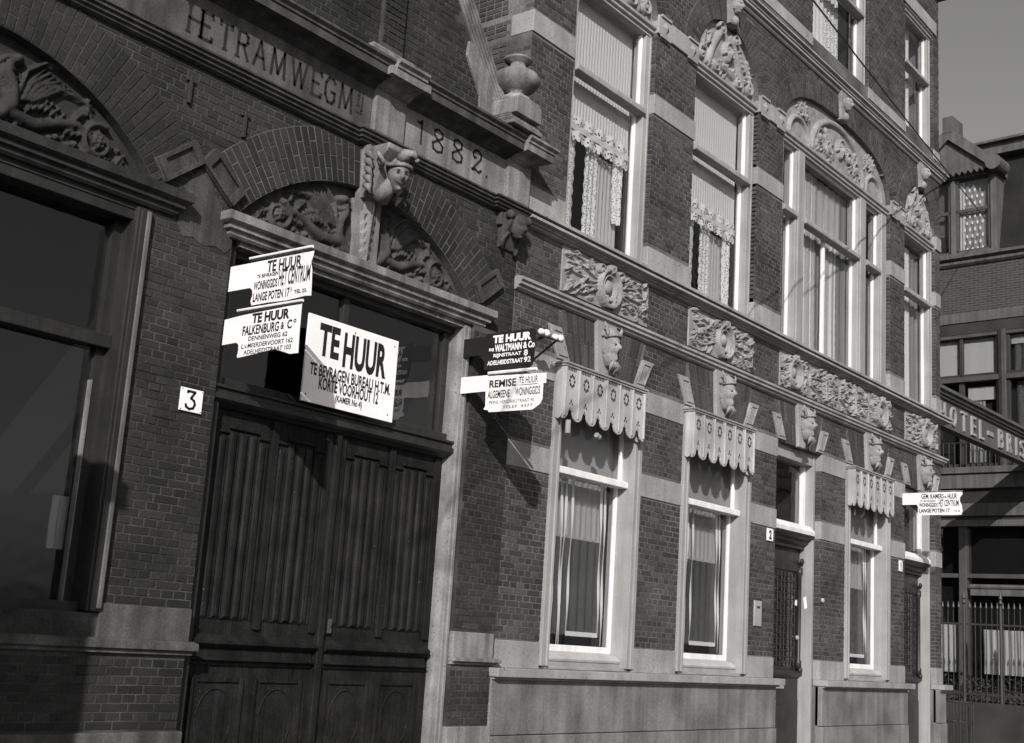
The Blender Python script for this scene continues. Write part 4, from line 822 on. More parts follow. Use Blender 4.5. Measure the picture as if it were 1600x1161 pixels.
# big display window of the depot
lw = part('window', lambda b: (b.box(5.27, 5.40, -.03, .3, 1.56, 4.52), b.box(5.295, 5.345, -.045, -.025, 1.56, 4.5), b.box(2.44, 2.57, -.03, .3, 1.56, 4.52), b.box(2.57, 5.27, .02, .3, 4.42, 4.53), b.box(2.57, 5.27, .06, .3, 1.40, 1.62)), 'frame_d', depot, bevel=.008)
part('outer_bead', lambda b: b.box(5.345, 5.385, -.05, -.028, 1.58, 4.5), 'frame_g', lw, bevel=.008)
part('transom_rail', lambda b: b.box(2.57, 5.27, .09, .22, 3.44, 3.54), 'frame_d', lw, bevel=.008)
part('inner_sash', lambda b: (b.box(5.20, 5.27, .16, .24, 1.62, 3.44), b.box(5.20, 5.27, .14, .24, 3.54, 4.42)), 'frame_d', lw); part('glazing_bead', lambda b: b.box(5.19, 5.20, .15, .2, 1.62, 3.2), 'worn', lw)
pane(lw, 2.57, 5.2, 1.62, 3.46, .2, 'glass_d'); pane(lw, 2.57, 5.2, 3.52, 4.44, .2, 'glass_d')
rooms(2.44, 5.4, 1.5, 4.5, .36, 2.2).build('interior', 'room', lw)
for x, z in ((6.16,5.52),(5.6,5.6)): part('wall_anchor', lambda b: (b.box(x-.014, x+.014, -.03, .0, z-.13, z+.10), b.box(x-.04, x+.04, -.024, .0, z+.05, z+.075)), 'iron', depot, bevel=.004)
# ============================================================ curtains
def pleat(b, x0, x1, z0, z1, y, amp=.025, n=6, nx=None, nz=8, edge=0., taper=0., wob=0.):
    """hanging cloth: wavy pleats, optional scalloped side edges"""
    nx = nx or n*8; nz = max(nz, int((z1-z0)/.035)) if edge else nz; vs = []
    for j in range(nz+1):
        t = j/nz; z = z0+(z1-z0)*t
        for i in range(nx+1):
            u = i/nx; e = edge*abs(math.sin((z-z0)/.075*math.pi/2)); xa = x0-e+taper*(1-t)*.5*(x1-x0); xb = x1+e-taper*(1-t)*.5*(x1-x0)
            vs.append((xa+(xb-xa)*u, y+amp*math.sin(u*n*2*math.pi+.6*math.sin(3*t))*(.5+.5*(1-t))+wob*math.sin(4*z), z))
    b.add(vs, [(j*(nx+1)+i, j*(nx+1)+i+1, (j+1)*(nx+1)+i+1, (j+1)*(nx+1)+i) for j in range(nz) for i in range(nx)])
def scallop(b, x0, x1, z0, z1, y, up=False, pitch=.085):
    n = int((x1-x0)/pitch); vs = []; m = n*8
    for i in range(m+1):
        u = i/m; e = .024*abs(math.sin(u*n*math.pi)); vs += [(x0+(x1-x0)*u, y+.012*math.sin(u*40), z0-(0 if up else e)), (x0+(x1-x0)*u, y+.012*math.sin(u*40), z1+(e if up else 0))]
    b.add(vs, [(2*i,2*i+2,2*i+3,2*i+1) for i in range(m)])
def upper_curtain(x0, x1, zt, zl, zb, label, gap, right=None):
    t = thing('lace_curtain', ((x0+x1)/2, .26, zb), label, 'curtain')
    part('blind', lambda b: pleat(b, x0, x1, zl+.25, zt, .27, .004, int((x1-x0)/.06)), 'curtain', t, smooth=True)
    part('lace_trim', lambda b: (scallop(b, x0, x1, zl+.17, zl+.27, .255, True),), 'lace_c', t)
    part('band', lambda b: pleat(b, x0, x1, zl+.1, zl+.18, .252, .006, 5), 'curtain', t)
    part('lace_trim', lambda b: scallop(b, x0, x1, zl, zl+.105, .254), 'lace_c', t)
    part('drape', lambda b: pleat(b, x0-.1, gap[0], zb, zl+.05, .33, .012, 3, edge=.025), 'lace', t, smooth=True)
    part('drape', lambda b: pleat(b, gap[1], gap[1]+.24, zb, zl+.05, .33, .012, 3, edge=.025), 'lace', t, smooth=True)
    part('sheer', lambda b: pleat(b, gap[1]+.2, x1-.05, zb+.02, zl+.02, .36, .012, 7), 'drape', t, smooth=True)
    if right: part('drape', lambda b: pleat(b, x1-.26, x1-.03, right, zl+.15, .3, .025, 2, edge=.015, taper=.35), 'lace', t, smooth=True)
    return t
upper_curtain(10.75, 12.20, 9.0, 7.235, 5.98, 'lace trimmed curtain in the upper window next to the urn, its drapes parted low down', (11.18,11.42), 6.5)
upper_curtain(13.44, 14.93, 9.0, 7.1, 5.98, 'lace trimmed curtain in the upper window under the round carved arch with a single head', (13.93,14.13), 6.1)
def drapes(name, label, pieces, y=.28):
    xs = [p[0] for p in pieces]+[p[1] for p in pieces]; t = thing(name, (sum(xs)/len(xs), y, min(p[2] for p in pieces)), label, 'curtain')
    for x0, x1, z0, z1, m, n, e in pieces: part('drape', lambda b: pleat(b, x0, x1, z0, z1, y+R.uniform(-.02,.02), .02, n, edge=e), m, t, smooth=True)
    return t
drapes('drape_curtain', 'pair of full length pale drapes in the middle light of the wide upper window', [(16.8,17.58,5.99,8.95,'curtain',7,.018),(17.72,18.35,5.99,8.0,'curtain',5,.018),(17.66,18.5,7.98,8.95,'curtain',6,.012),(16.75,18.75,5.99,8.95,'net',9,.0)], .3)
drapes('drape_curtain', 'narrow pale drape filling the left hand side light of the wide upper window', [(15.95,16.46,5.99,8.95,'curtain',5,0)], .3)
drapes('drape_curtain', 'narrow pale drape in the right hand side light of the wide upper window', [(19.1,19.5,5.99,8.95,'curtain',4,.01)], .3)
drapes('drape_curtain', 'pale drape in the upper window nearest the street corner', [(20.75,21.5,5.99,8.9,'curtain',7,.01),(20.7,22.0,5.99,8.9,'net',7,0)], .3)
drapes('drape_curtain', 'pair of lace edged drapes in the second floor window crossed by the wire', [(16.9,17.75,11.0,13.2,'curtain',6,.015),(17.8,18.35,11.0,13.2,'lace',4,.015)], .3)
drapes('drape_curtain', 'pale drape in the second floor window at the street corner', [(20.72,21.5,11.0,13.2,'curtain',5,.015)], .3)
def ribbon_curtain(x0, x1, zt, zb, label, rib):
    t = thing('net_curtain', ((x0+x1)/2, .3, zb), label, 'curtain')
    part('half_curtain', lambda b: (pleat(b, x0, x1, 2.72, zt, .36, .008, 13),), 'drape', t, smooth=True)
    part('hem', lambda b: (pleat(b, x0, x1, 2.70, 2.725, .352, .012, 8),), 'drape', t)
    part('net', lambda b: pleat(b, x0, x1, zb+.1, zt, .32, .02, 9), 'sheer', t, smooth=True)
    for xt, xb, z in rib: part('ribbon', lambda b: b.add([v for k in range(13) for v in ((xt+(xb-xt)*(k/12)**1.3-.017, .29+.008*math.sin(k), zt+(z-zt)*k/12), (xt+(xb-xt)*(k/12)**1.3+.017, .29+.008*math.cos(k), zt+(z-zt)*k/12))], [(2*k,2*k+1,2*k+3,2*k+2) for k in range(12)]), 'ribbon', t)
    part('hem', lambda b: b.box(rib[1][1], rib[2][1], .285, .288, rib[1][2]-.02, rib[1][2]+.03), 'ribbon', t)
    part('blind', lambda b: pleat(b, x0-.02, x1+.02, 3.42, 4.4, .27, .004, 3), 'blind', t, smooth=True)
    return t
for i, wd in ((0,'ground floor window beside the carriage door'),(1,'ground floor window left of house number 2'),(3,'ground floor window between the two street doors')):
    x0, x1 = G[i][0]+.16, G[i][1]-.16; w = x1-x0; o = x0+w*(.33,.30,.3,.3)[i]
    ribbon_curtain(x0, x1, 3.42, 1.55, 'ribbon edged net curtain in the '+wd, [(o+.02, o+.1, 1.5),(o+w*.17, o+w*.16, 1.66),(x1-.14, x1-.1, 1.66),(o-.1, o-.06, 1.7),(o+.12,o+.06,1.52),(x1-.06,x1-.03,1.55),(x0+.05,x0+.08,1.6)])
t = thing('reflection_strip', (5.25,.5,1.9), 'pale folded strip standing in for a reflection in the big dark display window', 'cloth')  # pale pleats imitate a bright reflection streak in the pane
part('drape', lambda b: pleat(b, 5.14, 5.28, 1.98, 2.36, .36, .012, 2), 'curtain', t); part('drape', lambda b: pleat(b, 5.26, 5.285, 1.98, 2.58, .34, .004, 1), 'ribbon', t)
t = drapes('drape_curtain', 'scrap of pale curtain behind the fanlight of the corner door', [(20.78,21.15,3.55,4.05,'curtain',3,0)], .4)
# ============================================================ signs
UX, UZ = (0,-1,0), (0,0,1)
def side_sign(X, y0, outline, rows, label, m='tin', ink='ink', rods=(), th=.008):
    """a plate standing out from the wall at X; outline in (u outwards from y0, z); its writing on the face turned to -x"""
    s = thing('letting_sign', (X, y0, outline[0][1]), label, 'sign', 'letting signs on the facade')
    part('plate', lambda b: b.prismx([(y0-u, z) for u, z in outline], X-th, X), m, s)
    b = MB()
    for txt, bx, bold in rows: letter(b, txt, (X-th-.0015, y0, 0), UX, UZ, bx, bold)
    b.build('lettering', ink, s)
    for u0, u1, z, r, mm in rods: part('rod', lambda b: b.tube([(X-.004,y0-u0,z),(X-.004,y0-u1,z)], r, 8), mm, s)
    return s
def row(u0, u1, zb, zt, a, b_, c, d): return (u0+(u1-u0)*a, u0+(u1-u0)*b_, zb+(zt-zb)*c, zb+(zt-zb)*d)
pl = lambda *k: row(.30, .945, 3.955, 4.305, *k)
side_sign(6.2, -.01, [(0,4.10),(.26,4.10),(.29,4.08),(.30,4.04),(.285,3.99),(.30,3.955),(.5,3.957),(.7,3.95),(.9,3.962),(.962,3.957),(.955,4.06),(.945,4.16),(.925,4.22),(.94,4.26),(.95,4.305),(.3,4.305),(0,4.305)],
  [('TE HUUR', pl(.22,.82,.70,.97), .03), ('TE BEVRAGEN', pl(.05,.43,.60,.69), .03), ('WONINGGIDS', pl(.01,.43,.33,.54), .03), ('HET', pl(.45,.59,.34,.72), .02), ('CENTRUM', pl(.61,.985,.34,.72), .02), ('LANGE POTEN 17', pl(.02,.66,.06,.27), .03), ('A', pl(.675,.70,.17,.27), .03), ('TEL 25.', pl(.74,.96,.10,.19), .03)],
  'upper white TE HUUR sign left of the carriage door, naming HET CENTRUM', rods=[(.22,.93,4.345,.012,'white'),(.24,.92,4.322,.008,'iron')])
pl = lambda *k: row(.22, .87, 3.545, 3.885, *k)
side_sign(6.2, -.01, [(0,3.665),(.17,3.67),(.20,3.65),(.205,3.60),(.195,3.56),(.205,3.545),(.4,3.56),(.62,3.578),(.72,3.55),(.80,3.525),(.885,3.525),(.875,3.7),(.872,3.905),(.2,3.885),(0,3.87)],
  [('TE HUUR', pl(.17,.82,.76,1.0), .05), ('FALKENBURG', pl(.02,.66,.50,.73), .03), ('&', pl(.69,.75,.53,.70), .03), ('C', pl(.80,.88,.52,.73), .03), ('o', pl(.90,.95,.64,.73), .03), ('DENNENWEG 62', pl(.14,.82,.36,.47), .02), ('L.v.MEERDERVOORT 162', pl(.03,.92,.20,.31), .02), ('ADELHEIDSTRAAT 103', pl(.08,.90,.05,.16), .02)],
  'lower white TE HUUR sign left of the carriage door, headed FALKENBURG & Co', rods=[(.14,.88,3.93,.012,'white'),(.16,.87,3.91,.01,'iron')])
pl = lambda *k: row(.38, .965, 4.06, 4.40, *k)
side_sign(9.1, .08, [(0,4.195),(.355,4.2),(.36,4.06),(.38,4.045),(.90,4.03),(.935,4.05),(.95,4.1),(.955,4.385),(.93,4.405),(.36,4.40),(.36,4.375),(0,4.375)],
  [('TE HUUR', pl(.12,.90,.70,.93), .06), ('BIJ', pl(.05,.15,.47,.57), .04), ('WALTMANN', pl(.17,.72,.45,.66), .04), ('& Co', pl(.75,.98,.47,.66), .04), ('RIJNSTRAAT', pl(.15,.72,.27,.40), .03), ('8', pl(.77,.85,.26,.43), .03), ('ADELHEIDSTRAAT', pl(.03,.76,.08,.21), .03), ('92', pl(.78,.92,.07,.23), .03)],
  'black TE HUUR sign with white letters right of the carriage door, naming WALTMANN & Co', 'black', 'inkw', [(.93,.955,4.2,.004,'iron')])
pl = lambda *k: row(.44, 1.07, 3.635, 3.975, *k)
side_sign(9.1, .09, [(0,3.835),(.41,3.84),(.42,3.70),(.40,3.665),(.45,3.655),(.47,3.635),(.98,3.63),(1.06,3.675),(1.085,3.72),(1.085,3.87),(1.115,3.87),(1.115,3.965),(.43,3.985),(.42,3.995),(0,3.998)],
  [('REMISE', pl(.02,.53,.68,.90), .03), ('TE HUUR', pl(.58,.93,.73,.92), .01), ('ALGEMEENE', pl(.0,.42,.38,.60), .02), ('WONINGGIDS', pl(.52,.98,.40,.63), .02), ('PRINS HENDRIKSTRAAT 90', pl(.04,.88,.21,.31), .0), ('TELEF. 4377', pl(.30,.86,.07,.15), .0)],
  'white REMISE TE HUUR sign right of the carriage door, below the black one', rods=[(.43,1.0,4.012,.017,'white')])
part('underline', lambda b: b.box(9.0885, 9.0915, .09-.44-.63*.93, .09-.44-.63*.58, 3.868, 3.873), 'ink', bpy.data.objects['letting_sign.003'])
pl = lambda *k: row(.28, .96, 4.0, 4.345, *k)
side_sign(20.46, -.01, [(0,4.155),(.24,4.155),(.262,4.12),(.262,4.02),(.29,3.985),(.97,3.985),(.985,4.05),(.97,4.15),(.945,4.2),(.945,4.26),(.985,4.31),(.985,4.355),(.27,4.35),(0,4.345)],
  [('GEM. KAMERS', pl(.05,.60,.72,.96), .03), ('te', pl(.61,.66,.74,.86), .02), ('HUUR', pl(.69,.91,.70,.96), .03), ('TE BEVRAGEN', pl(.02,.42,.57,.66), .02), ('WONINGGIDS', pl(.0,.45,.33,.53), .03), ('HET', pl(.47,.59,.34,.68), .02), ('CENTRUM', pl(.61,.95,.36,.66), .02), ('LANGE POTEN 17', pl(.0,.74,.06,.26), .04), ('a', pl(.76,.78,.18,.26), .03), ('TEL 25', pl(.82,.98,.10,.18), .01)],
  'white GEM. KAMERS te HUUR sign far along the facade near the corner', rods=[(.26,.99,4.37,.01,'worn')])
# the big board lying against the fanlight
bs = thing('letting_board', (7.63,-.03,3.39), 'big white TE HUUR board propped on the moulding above the carriage door', 'sign', 'letting signs on the facade')
BX0, BX1, BZ0, BZ1, BY = 7.04, 8.145, 3.385, 4.135, -.045
part('plate', lambda b: b.box(BX0, BX1, BY, BY+.02, BZ0, BZ1), 'enamel', bs, bevel=.003)
pl = lambda *k: row(BX0, BX1, BZ0, BZ1, *k); b = MB()
for txt, bx, bold in [('TE', pl(.12,.34,.555,.93), .04), ('HUUR', pl(.385,.875,.49,.905), .04), ('TE BEVRAGEN BUREAU H.T.M.', pl(.055,.945,.315,.455), .03), ('KORTE VOORHOUT 12', pl(.16,.815,.17,.315), .03), ('(KAMER No 4)', pl(.345,.64,.055,.155), .03)]: letter(b, txt, (0,BY-.0015,0), (1,0,0), UZ, bx, bold)
b.build('lettering', 'ink', bs)
part('screw', lambda b: [b.ball((x,BY-.002,z), .008,.004,.008, 8, 4) for x, z in ((BX0+.55,BZ1-.05),(BX1-.07,BZ0+.06),(BX0+.04,BZ0+.06),(BX1-.05,BZ1-.06))], 'iron', bs)
part('bearer', lambda b: b.box(7.3, 7.9, BY+.02, .16, 3.7, 3.74), 'frame_d', bs)
# house numbers
def number(x0, x1, z0, z1, fn, label, y=-.012):
    n = thing('house_number', ((x0+x1)/2, y, z0), label, 'house number', 'enamel house number plates')
    part('plate', lambda b: b.box(x0, x1, y-.006, y+.006, z0, z1), 'enamel', n, bevel=.003); b = MB(); fn(b, y-.0075); b.build('numeral', 'ink', n)
    part('screw', lambda b: [b.ball((x,y-.007,z), .005,.003,.005, 8, 4) for x in (x0+.012,x1-.012) for z in (z0+.012,z1-.012)], 'iron', n)
number(5.855, 6.065, 3.09, 3.268, lambda b, y: stroke_letter(b, '3', 5.905, 3.11, .135, .16, y, .02, False, y1=y+.003), 'white enamel plate with a black 3 on the dark brick pier')
number(15.585, 15.765, 3.085, 3.25, lambda b, y: letter(b, '2', (0,y,0), (1,0,0), UZ, (15.635,15.715,3.105,3.23), .05), 'white enamel plate with a black 2 left of the middle street door')
number(20.30, 20.44, 3.06, 3.235, lambda b, y: b.box(20.36, 20.385, y, y+.003, 3.08, 3.215), 'narrow white enamel plate with a black 1 near the corner door')
# porcelain insulators on their bracket
ins = thing('insulator_bracket', (10.0,-.02,4.6), 'iron bracket with white porcelain insulators on the wall above the black sign', 'insulator')
part('arm', lambda b: (b.tube([(9.98,0,4.52),(9.98,-.32,4.58)], .014, 6), b.tube([(9.9,-.3,4.575),(10.30,-.3,4.60)], .014, 6), b.tube([(10.2,0,4.40),(10.2,-.3,4.59)], .012, 6)), 'iron', ins)
for x in (10.02, 10.26):
    part('insulator', lambda b: (b.ball((x,-.30,4.625), .05,.04,.04, 12, 8), b.ball((x-.085,-.30,4.62), .045,.035,.035, 12, 8)), 'porcelain', ins, smooth=True)
# overhead wire
wr = MB(); p0, p1 = Vector((2.1,-4.7,6.2)), Vector((29.9,1.55,12.3)); wr.tube([tuple(p0.lerp(p1, k/24)-Vector((0,0,.05*math.sin(math.pi*k/24)))) for k in range(25)], .011, 6)
tag(wr.build('overhead_wire', 'wire'), 'thin black wire slanting across the sky side of the facade to the hotel dormer', 'wire')
# ============================================================ the hotel across the side street
def moulding_y(b, prof, s0, s1, z0):
    for i, (p, z) in enumerate(prof[:-1]):
        p2, z2 = prof[i+1]
        if z2-z > 1e-6: b.add([(-p,s0,z0+z),(-p,s1,z0+z),(.3,s1,z0+z),(.3,s0,z0+z),(-p2,s0,z0+z2),(-p2,s1,z0+z2),(.3,s1,z0+z2),(.3,s0,z0+z2)], [(3,2,1,0),(0,1,5,4),(1,2,6,5),(2,3,7,6),(3,0,4,7),(4,5,6,7)])
hotel = thing('hotel', (30,0,0), 'dark hotel beyond the street corner with gabled dormer, brick bands and large windows', 'hotel', rz=math.radians(-4))
HP = lambda name, fn, m, par=None, **k: part(name, fn, m, par or hotel, **k)
S0, S1 = -9., 14.
HP('wall', lambda b: (b.box(.0, .4, S0, S1, 9.55, 11.3), b.box(.3, 9, S0, S1, 0, 11.3), b.box(0, .4, 3.6, S1, 0, 9.55), b.box(0, .4, S0, -1.4, 0, 9.55)), 'hbrick')
HP('stone_band', lambda b: b.box(-.06, .3, S0, S1, 9.80, 10.05), 'hstone', bevel=.01)
HP('window_head', lambda b: b.box(-.03, .3, S0, S1, 9.52, 9.79), 'hdark')
HP('cornice', lambda b: moulding_y(b, [(.04,0),(.1,.05),(.1,.12),(.2,.17),(.2,.24)], S0, S1, 11.25), 'hstone')
HP('stone_band', lambda b: (b.box(-.1, .35, S0, S1, 5.75, 6.1), b.box(-.16, .35, S0, S1, 6.1, 6.25), b.box(-.05, .3, S0, S1, 5.1, 5.4), b.box(-.12, .3, S0, S1, 4.85, 5.0)), 'hstone', bevel=.01)
HP('fascia_board', lambda b: b.box(.02, .3, S0, S1, 5.0, 5.75), 'hdark')
HP('roof', lambda b: b.add([(.15,S0,11.49),(.15,S1,11.49),(9,S1,11.49),(9,S0,11.49),(.75,S0,14.25),(.75,S1,14.25),(8,S1,14.25),(8,S0,14.25)], [(3,2,1,0),(0,1,5,4),(1,2,6,5),(2,3,7,6),(3,0,4,7),(4,5,6,7)]), 'slate')

HP('roof_fascia', lambda b: (b.box(.45, 1.2, S0, S1, 14.2, 14.48), b.box(.3, 1.3, S0, S1, 14.48, 14.55)), 'hstone', bevel=.01)
# dormer with carved gable board
def dormer():
    d = HP('dormer', lambda b: (b.box(-.0, .9, 1.36, 1.5, 11.49, 13.6), b.box(0, .9, 2.38, 2.5, 11.49, 13.6), b.box(0, .9, 3.35, 3.48, 11.49, 13.6), b.box(-.04, .9, 1.3, 3.54, 13.55, 13.68), b.box(-.06, .9, 1.3, 3.54, 11.47, 11.6), b.box(.3, .9, 1.4, 3.4, 11.5, 13.6)), 'hstone', bevel=.012)
    c = 2.42
    def board(b):
        for s in (-1, 1):
            q4 = [(c, 14.86), (c+s*1.15, 13.80), (c+s*1.15, 13.52), (c, 14.52)]; n = len(q4)
            b.add([(-.32,y,z) for y,z in q4]+[(.3,y,z) for y,z in q4], [(0,1,2,3),(7,6,5,4)]+[(i,i+4,(i+1)%4+4,(i+1)%4) for i in range(4)])
            cy = c+s*1.12; t = [(cy+.19*math.cos(a), 13.70+.19*math.sin(a)) for a in np.linspace(0, 2*math.pi, 18, endpoint=False)]
            b.add([(-.33,y,z) for y,z in t]+[(.28,y,z) for y,z in t], [tuple(range(18)), tuple(range(35,17,-1))]+[(i,i+18,(i+1)%18+18,(i+1)%18) for i in range(18)])
        b.box(-.33, .3, c-.13, c+.13, 14.7, 15.12)
    part('gable_board', board, 'hstone', d)
    zz = [(c-1.05,13.66)]
    for i in range(14): y = c-1.05+2.1*i/14; zz += [(y+.075,13.56),(y+.15,13.66)]
    zz = zz+[(c,14.6)]
    part('gable_infill', lambda b: b.add([(-.2,y,z) for y,z in zz]+[(-.15,y,z) for y,z in zz], [tuple(range(len(zz))), tuple(range(2*len(zz)-1,len(zz)-1,-1))]+[(i,i+len(zz),(i+1)%len(zz)+len(zz),(i+1)%len(zz)) for i in range(len(zz))]), 'hstone', d)
    part('dormer_roof', lambda b: b.add([(-.1,c-1.1,13.72),(-.1,c+1.1,13.72),(-.1,c,14.72),(4,c-1.1,13.72),(4,c+1.1,13.72),(4,c,14.72)], [(0,1,2),(5,4,3),(0,2,5,3),(1,4,5,2),(0,3,4,1)]), 'slate', d)
    for y0, y1 in ((1.5,2.38),(2.5,3.35)):
        part('casement', lambda b: (b.box(.05, .1, y0, y0+.07, 11.6, 13.55), b.box(.05, .1, y1-.07, y1, 11.6, 13.55), b.box(.05, .1, y0, y1, 12.66, 12.74), b.box(.05, .1, y0, y1, 11.6, 11.68)), 'hframe', d)
        part('pane', lambda b: b.box(.08, .085, y0, y1, 11.6, 13.55), 'glass', d)
dormer()
def ypleat(b, s0, s1, z0, z1, x, amp=.02, n=5):
    m = MB(); pleat(m, s0, s1, z0, z1, 0, amp, n); b.add([(x+p[1], p[0], p[2]) for p in m.v], m.f)
def spots(b, s0, s1, z0, z1, x):
    q = random.Random(4)
    for i in range(int((s1-s0)/.13)):
        for j in range(int((z1-z0)/.17)): b.ball((x, s0+.08+.13*i+(.06 if j%2 else 0), z0+.1+.17*j), .004,.028,.05, 8, 4)
def hthing(name, label, cat):
    o = thing(name, (30,0,0), label, cat, rz=math.radians(-4)); return o
t = hthing('patterned_curtain', 'spotted net curtain in the hotel dormer window', 'curtain')
part('net', lambda b: ypleat(b, 1.56, 2.34, 11.62, 13.5, .2, .012, 5), 'net', t); part('spot', lambda b: spots(b, 1.68, 2.22, 11.62, 13.45, .17), 'ribbon', t); part('edge', lambda b: (ypleat(b, 2.2, 2.34, 11.62, 13.5, .18, .015, 2), ypleat(b, 1.56, 1.64, 11.62, 13.5, .18, .015, 2)), 'drape', t)
# first floor windows of the hotel
HP('interior', lambda b: b.box(.28, .3, -1.4, 3.6, 0, 9.5), 'room')
for y0, y1 in ((1.35,3.4),(-.9,1.17)):
    w = HP('window', lambda b: (b.box(-.05, .2, y1, y1+.18, 6.25, 9.55), b.box(-.05, .2, y0-.09, y0+.0, 6.25, 9.55), b.box(-.06, .2, y0, y1, 8.33, 8.45), b.box(-.02, .2, y0, y1, 9.43, 9.52)), 'hframe', bevel=.01)
    ym = y0+.92
    part('sash', lambda b: (b.box(.02, .12, ym-.04, ym+.04, 8.45, 9.43), b.box(.02, .12, ym-.06, ym+.06, 6.25, 8.33), b.box(.02, .12, y0, y0+.07, 6.25, 9.43), b.box(.02, .12, y1-.07, y1, 6.25, 9.43), b.box(.02, .12, y0, y1, 8.45, 8.53), b.box(.02, .12, y0, y1, 6.25, 6.35)), 'hdark', w, bevel=.006)
    for z0, z1 in ((6.3,8.35),(8.5,9.45)): part('pane', lambda b: b.box(.06, .066, y0, y1, z0, z1), 'glass', w)
t = hthing('roller_blind', 'pale blinds drawn across the top lights of the hotel window above the sign', 'blind'); part('cloth', lambda b: (ypleat(b, 1.4, 2.25, 8.5, 9.42, .16, .004, 2), ypleat(b, 2.3, 3.3, 8.5, 9.42, .16, .004, 2)), 'drape', t)
t = hthing('fringed_blind', 'short fringed blind over curtains in the hotel window behind the sign', 'blind'); part('cloth', lambda b: ypleat(b, 1.5, 2.16, 7.9, 8.22, .16, .004, 2), 'drape', t); part('drape', lambda b: (ypleat(b, 1.75, 2.16, 6.4, 7.95, .2, .02, 5),), 'net', t)
t = hthing('striped_drape', 'dark striped drapes in the hotel window at the right edge', 'curtain'); part('drape', lambda b: (ypleat(b, -.6, 1.05, 8.5, 9.4, .18, .03, 9), ypleat(b, -.6, 1.0, 6.4, 8.3, .18, .03, 8)), 'sheer', t); part('blind', lambda b: ypleat(b, -.5, 1.1, 9.2, 9.42, .15, .004, 3), 'blind', t)
HP('balcony_rail', lambda b: ([b.tube([(-.05,y,6.25),(-.05,y,6.85)], .012, 5) for y in np.arange(-.8,3.4,.14)], b.tube([(-.05,-.8,6.85),(-.05,3.4,6.85)], .015, 5)), 'iron')
# ground floor glazing of the hotel
w = HP('window', lambda b: (b.box(-.06, .25, 2.16, 2.34, .3, 4.9), b.box(-.06, .25, -1.2, -1.0, .3, 4.9), b.box(-.03, .25, -1.0, 3.6, 3.66, 3.76), b.box(-.05, .25, -1.0, 3.6, .9, 1.1)), 'hframe', bevel=.01)
part('pane', lambda b: (b.box(.1, .106, 2.34, 3.6, 1.1, 4.9), b.box(.1, .106, -1.0, 2.16, 1.1, 4.9)), 'glass_d', w)
HP('stall_riser', lambda b: b.box(-.0, .3, S0, S1, 0, .95), 'hdark')
t = hthing('awning_blind', 'rolled fringed awning over the hotel ground floor window', 'awning'); part('roll', lambda b: (b.tube([(-.08,-1.0,3.46),(-.08,2.06,3.46)], .055, 8), b.box(-.085, -.075, -1.0, 2.06, 3.26, 3.44)), 'hstone', t)
t = hthing('window_screen', 'pale pleated screen curtain low in the hotel window behind the railings', 'curtain'); part('cloth', lambda b: ypleat(b, -.6, 1.86, 1.5, 2.5, .16, .03, 16), 'ribbon', t)
t = hthing('window_screen', 'short pale pleated curtain in the hotel window right beside the house corner', 'curtain'); part('cloth', lambda b: ypleat(b, 2.44, 2.95, 1.5, 2.58, .16, .03, 4), 'ribbon', t)
# hotel sign on its beam
sg = thing('hotel_sign', (26,.3,5.9), 'long dark beam lettered HOTEL - BRISTOL reaching across from behind the house corner', 'sign')
SL = lambda x, z: (x, .3-(x-23)*.025, z)
def beam(b):
    for p, z0, z1 in ((.0,5.98,6.50),(.05,6.50,6.55),(.10,6.55,6.61),(.16,6.61,6.67)):
        b.add([(22.6,.31-p,z0),(30.1,.1225-p,z0),(30.1,.32,z0),(22.6,.5,z0),(22.6,.31-p,z1),(30.1,.1225-p,z1),(30.1,.32,z1),(22.6,.5,z1)], [(0,1,5,4),(1,2,6,5),(2,3,7,6),(3,0,4,7),(4,5,6,7),(3,2,1,0)])
part('beam', beam, 'fascia', sg)
def raised(ch, x, wd):
    b = MB(); letter(b, ch, (0,.265+23*.025,0), (1,-.025,0), UZ, (x, x+wd*.8, 6.05, 6.43), .0)
    n = len(b.v); ed = {(f[i], f[(i+1)%len(f)]) for f in b.f for i in range(len(f))}; lt = MB()
    lt.v = list(b.v)+[(p[0], p[1]+.06, p[2]) for p in b.v]; lt.f = list(b.f)+[(a, a+n, c+n, c) for a, c in ed if (c, a) not in ed]; lt.build('letter', 'gold', sg)
for ch, x, wd in (('H',23.06,.34),('O',23.6,.36),('T',24.16,.36),('E',24.70,.30),('L',25.16,.30),('B',26.26,.34),('R',26.78,.36),('I',27.32,.08),('S',27.6,.34),('T',28.12,.34),('O',28.66,.36),('L',29.25,.30)): raised(ch, x, wd)
part('dash', lambda b: b.box(25.62, 25.95, .20, .26, 6.20, 6.29), 'gold', sg)
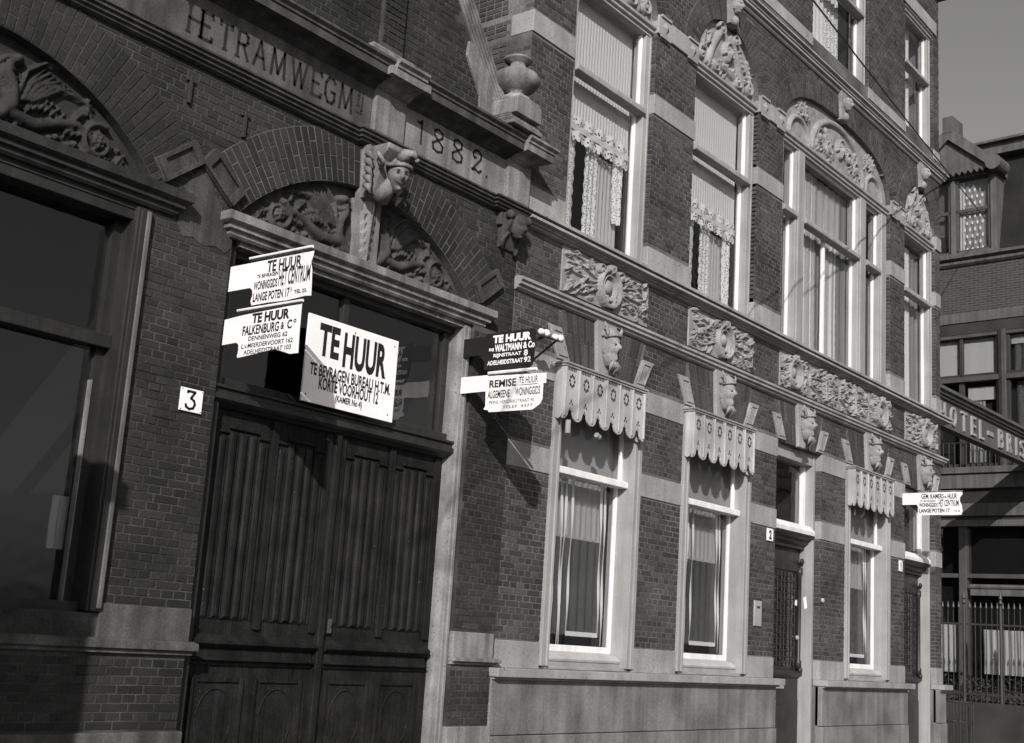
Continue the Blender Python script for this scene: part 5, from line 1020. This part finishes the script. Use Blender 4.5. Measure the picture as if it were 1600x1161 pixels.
# iron railings and hedge before the hotel
rl = thing('iron_railing', (28.3,0,0), 'iron railings with spear heads in front of the hotel window', 'railing')
xr_ = 28.3
part('rail', lambda b: (b.box(xr_-.02, xr_+.02, -1.5, 2.75, 2.52, 2.56), b.box(xr_-.02, xr_+.02, -1.5, 2.75, 1.05, 1.09)), 'iron', rl)
pk = MB(); pk.tube([(0,0,.9),(0,0,2.85)], .010, 6); pk.lathe([(.004,2.85),(.028,2.9),(.003,3.02)], (0,0,0), 6); pkm = pk.mesh('picket', M['iron'])
po = MB(); po.tube([(0,0,.5),(0,0,2.95)], .035, 8); po.lathe([(.01,2.95),(.05,3.0),(.03,3.06),(.045,3.1),(.004,3.25)], (0,0,0), 8); pom = po.mesh('railing_post', M['iron'])
for k in range(36): link('picket', pkm, rl, loc=(xr_, -1.45+.118*k, 0))
for y in (-.6, .12, .84, 1.62, 2.7): link('railing_post', pom, rl, loc=(xr_, y, 0))
part('kerb_wall', lambda b: b.box(xr_-.12, xr_+.12, -1.5, 2.75, 0, .9), 'hdark', rl, bevel=.01)
hg = MB(); q = random.Random(9)
for k in range(5200):
    c = Vector((xr_+.55+q.uniform(-.3,.3), q.uniform(-1.5,2.6), q.uniform(.1,1.32)+.12*math.sin(k))); a = Vector((q.gauss(0,1),q.gauss(0,1),q.gauss(0,1))).normalized(); d = a.orthogonal().normalized(); s_ = q.uniform(.03,.06)
    hg.add([tuple(c-a*s_), tuple(c+d*s_*.5), tuple(c+a*s_), tuple(c-d*s_*.5)], [(0,1,2,3)])
tag(hg.build('hedge', 'leaf'), 'low dark clipped hedge behind the hotel railings', 'hedge')
tg = thing('tree_guard', (26.2,.9,0), 'low dark iron cage on the pavement past the house corner', 'guard')
part('bar', lambda b: [b.tube([(26.2+.28*math.cos(a),1.05+.28*math.sin(a),-.1),(26.2+.28*math.cos(a),1.05+.28*math.sin(a),.95)], .012, 5) for a in np.linspace(0,2*math.pi,15)[:-1]], 'iron', tg)
for z in (.1,.55,.93): part('hoop', lambda b: b.tube([(26.2+.285*math.cos(a),1.05+.285*math.sin(a),z) for a in np.linspace(0,2*math.pi,17)], .014, 5), 'iron', tg)
# unseen block added to shade the foot of the depot's left end
pc = thing('shade_caster', (1.4,-1.1,0), 'plain dark block added out of view left of the depot to cast shade', 'shade_caster')
part('wall', lambda b: b.box(.6, 2.41, -2.2, -.1, 0, 4.1), 'plain', pc, bevel=.01)
part('roof', lambda b: b.box(.5, 2.45, -2.28, -.1, 4.1, 4.28), 'slate', pc, bevel=.01)
part('door', lambda b: (b.box(2.4, 2.43, -1.7, -.7, 0, 2.4), b.box(2.4, 2.44, -1.62, -.78, 1.2, 2.3)), 'wood2', pc)
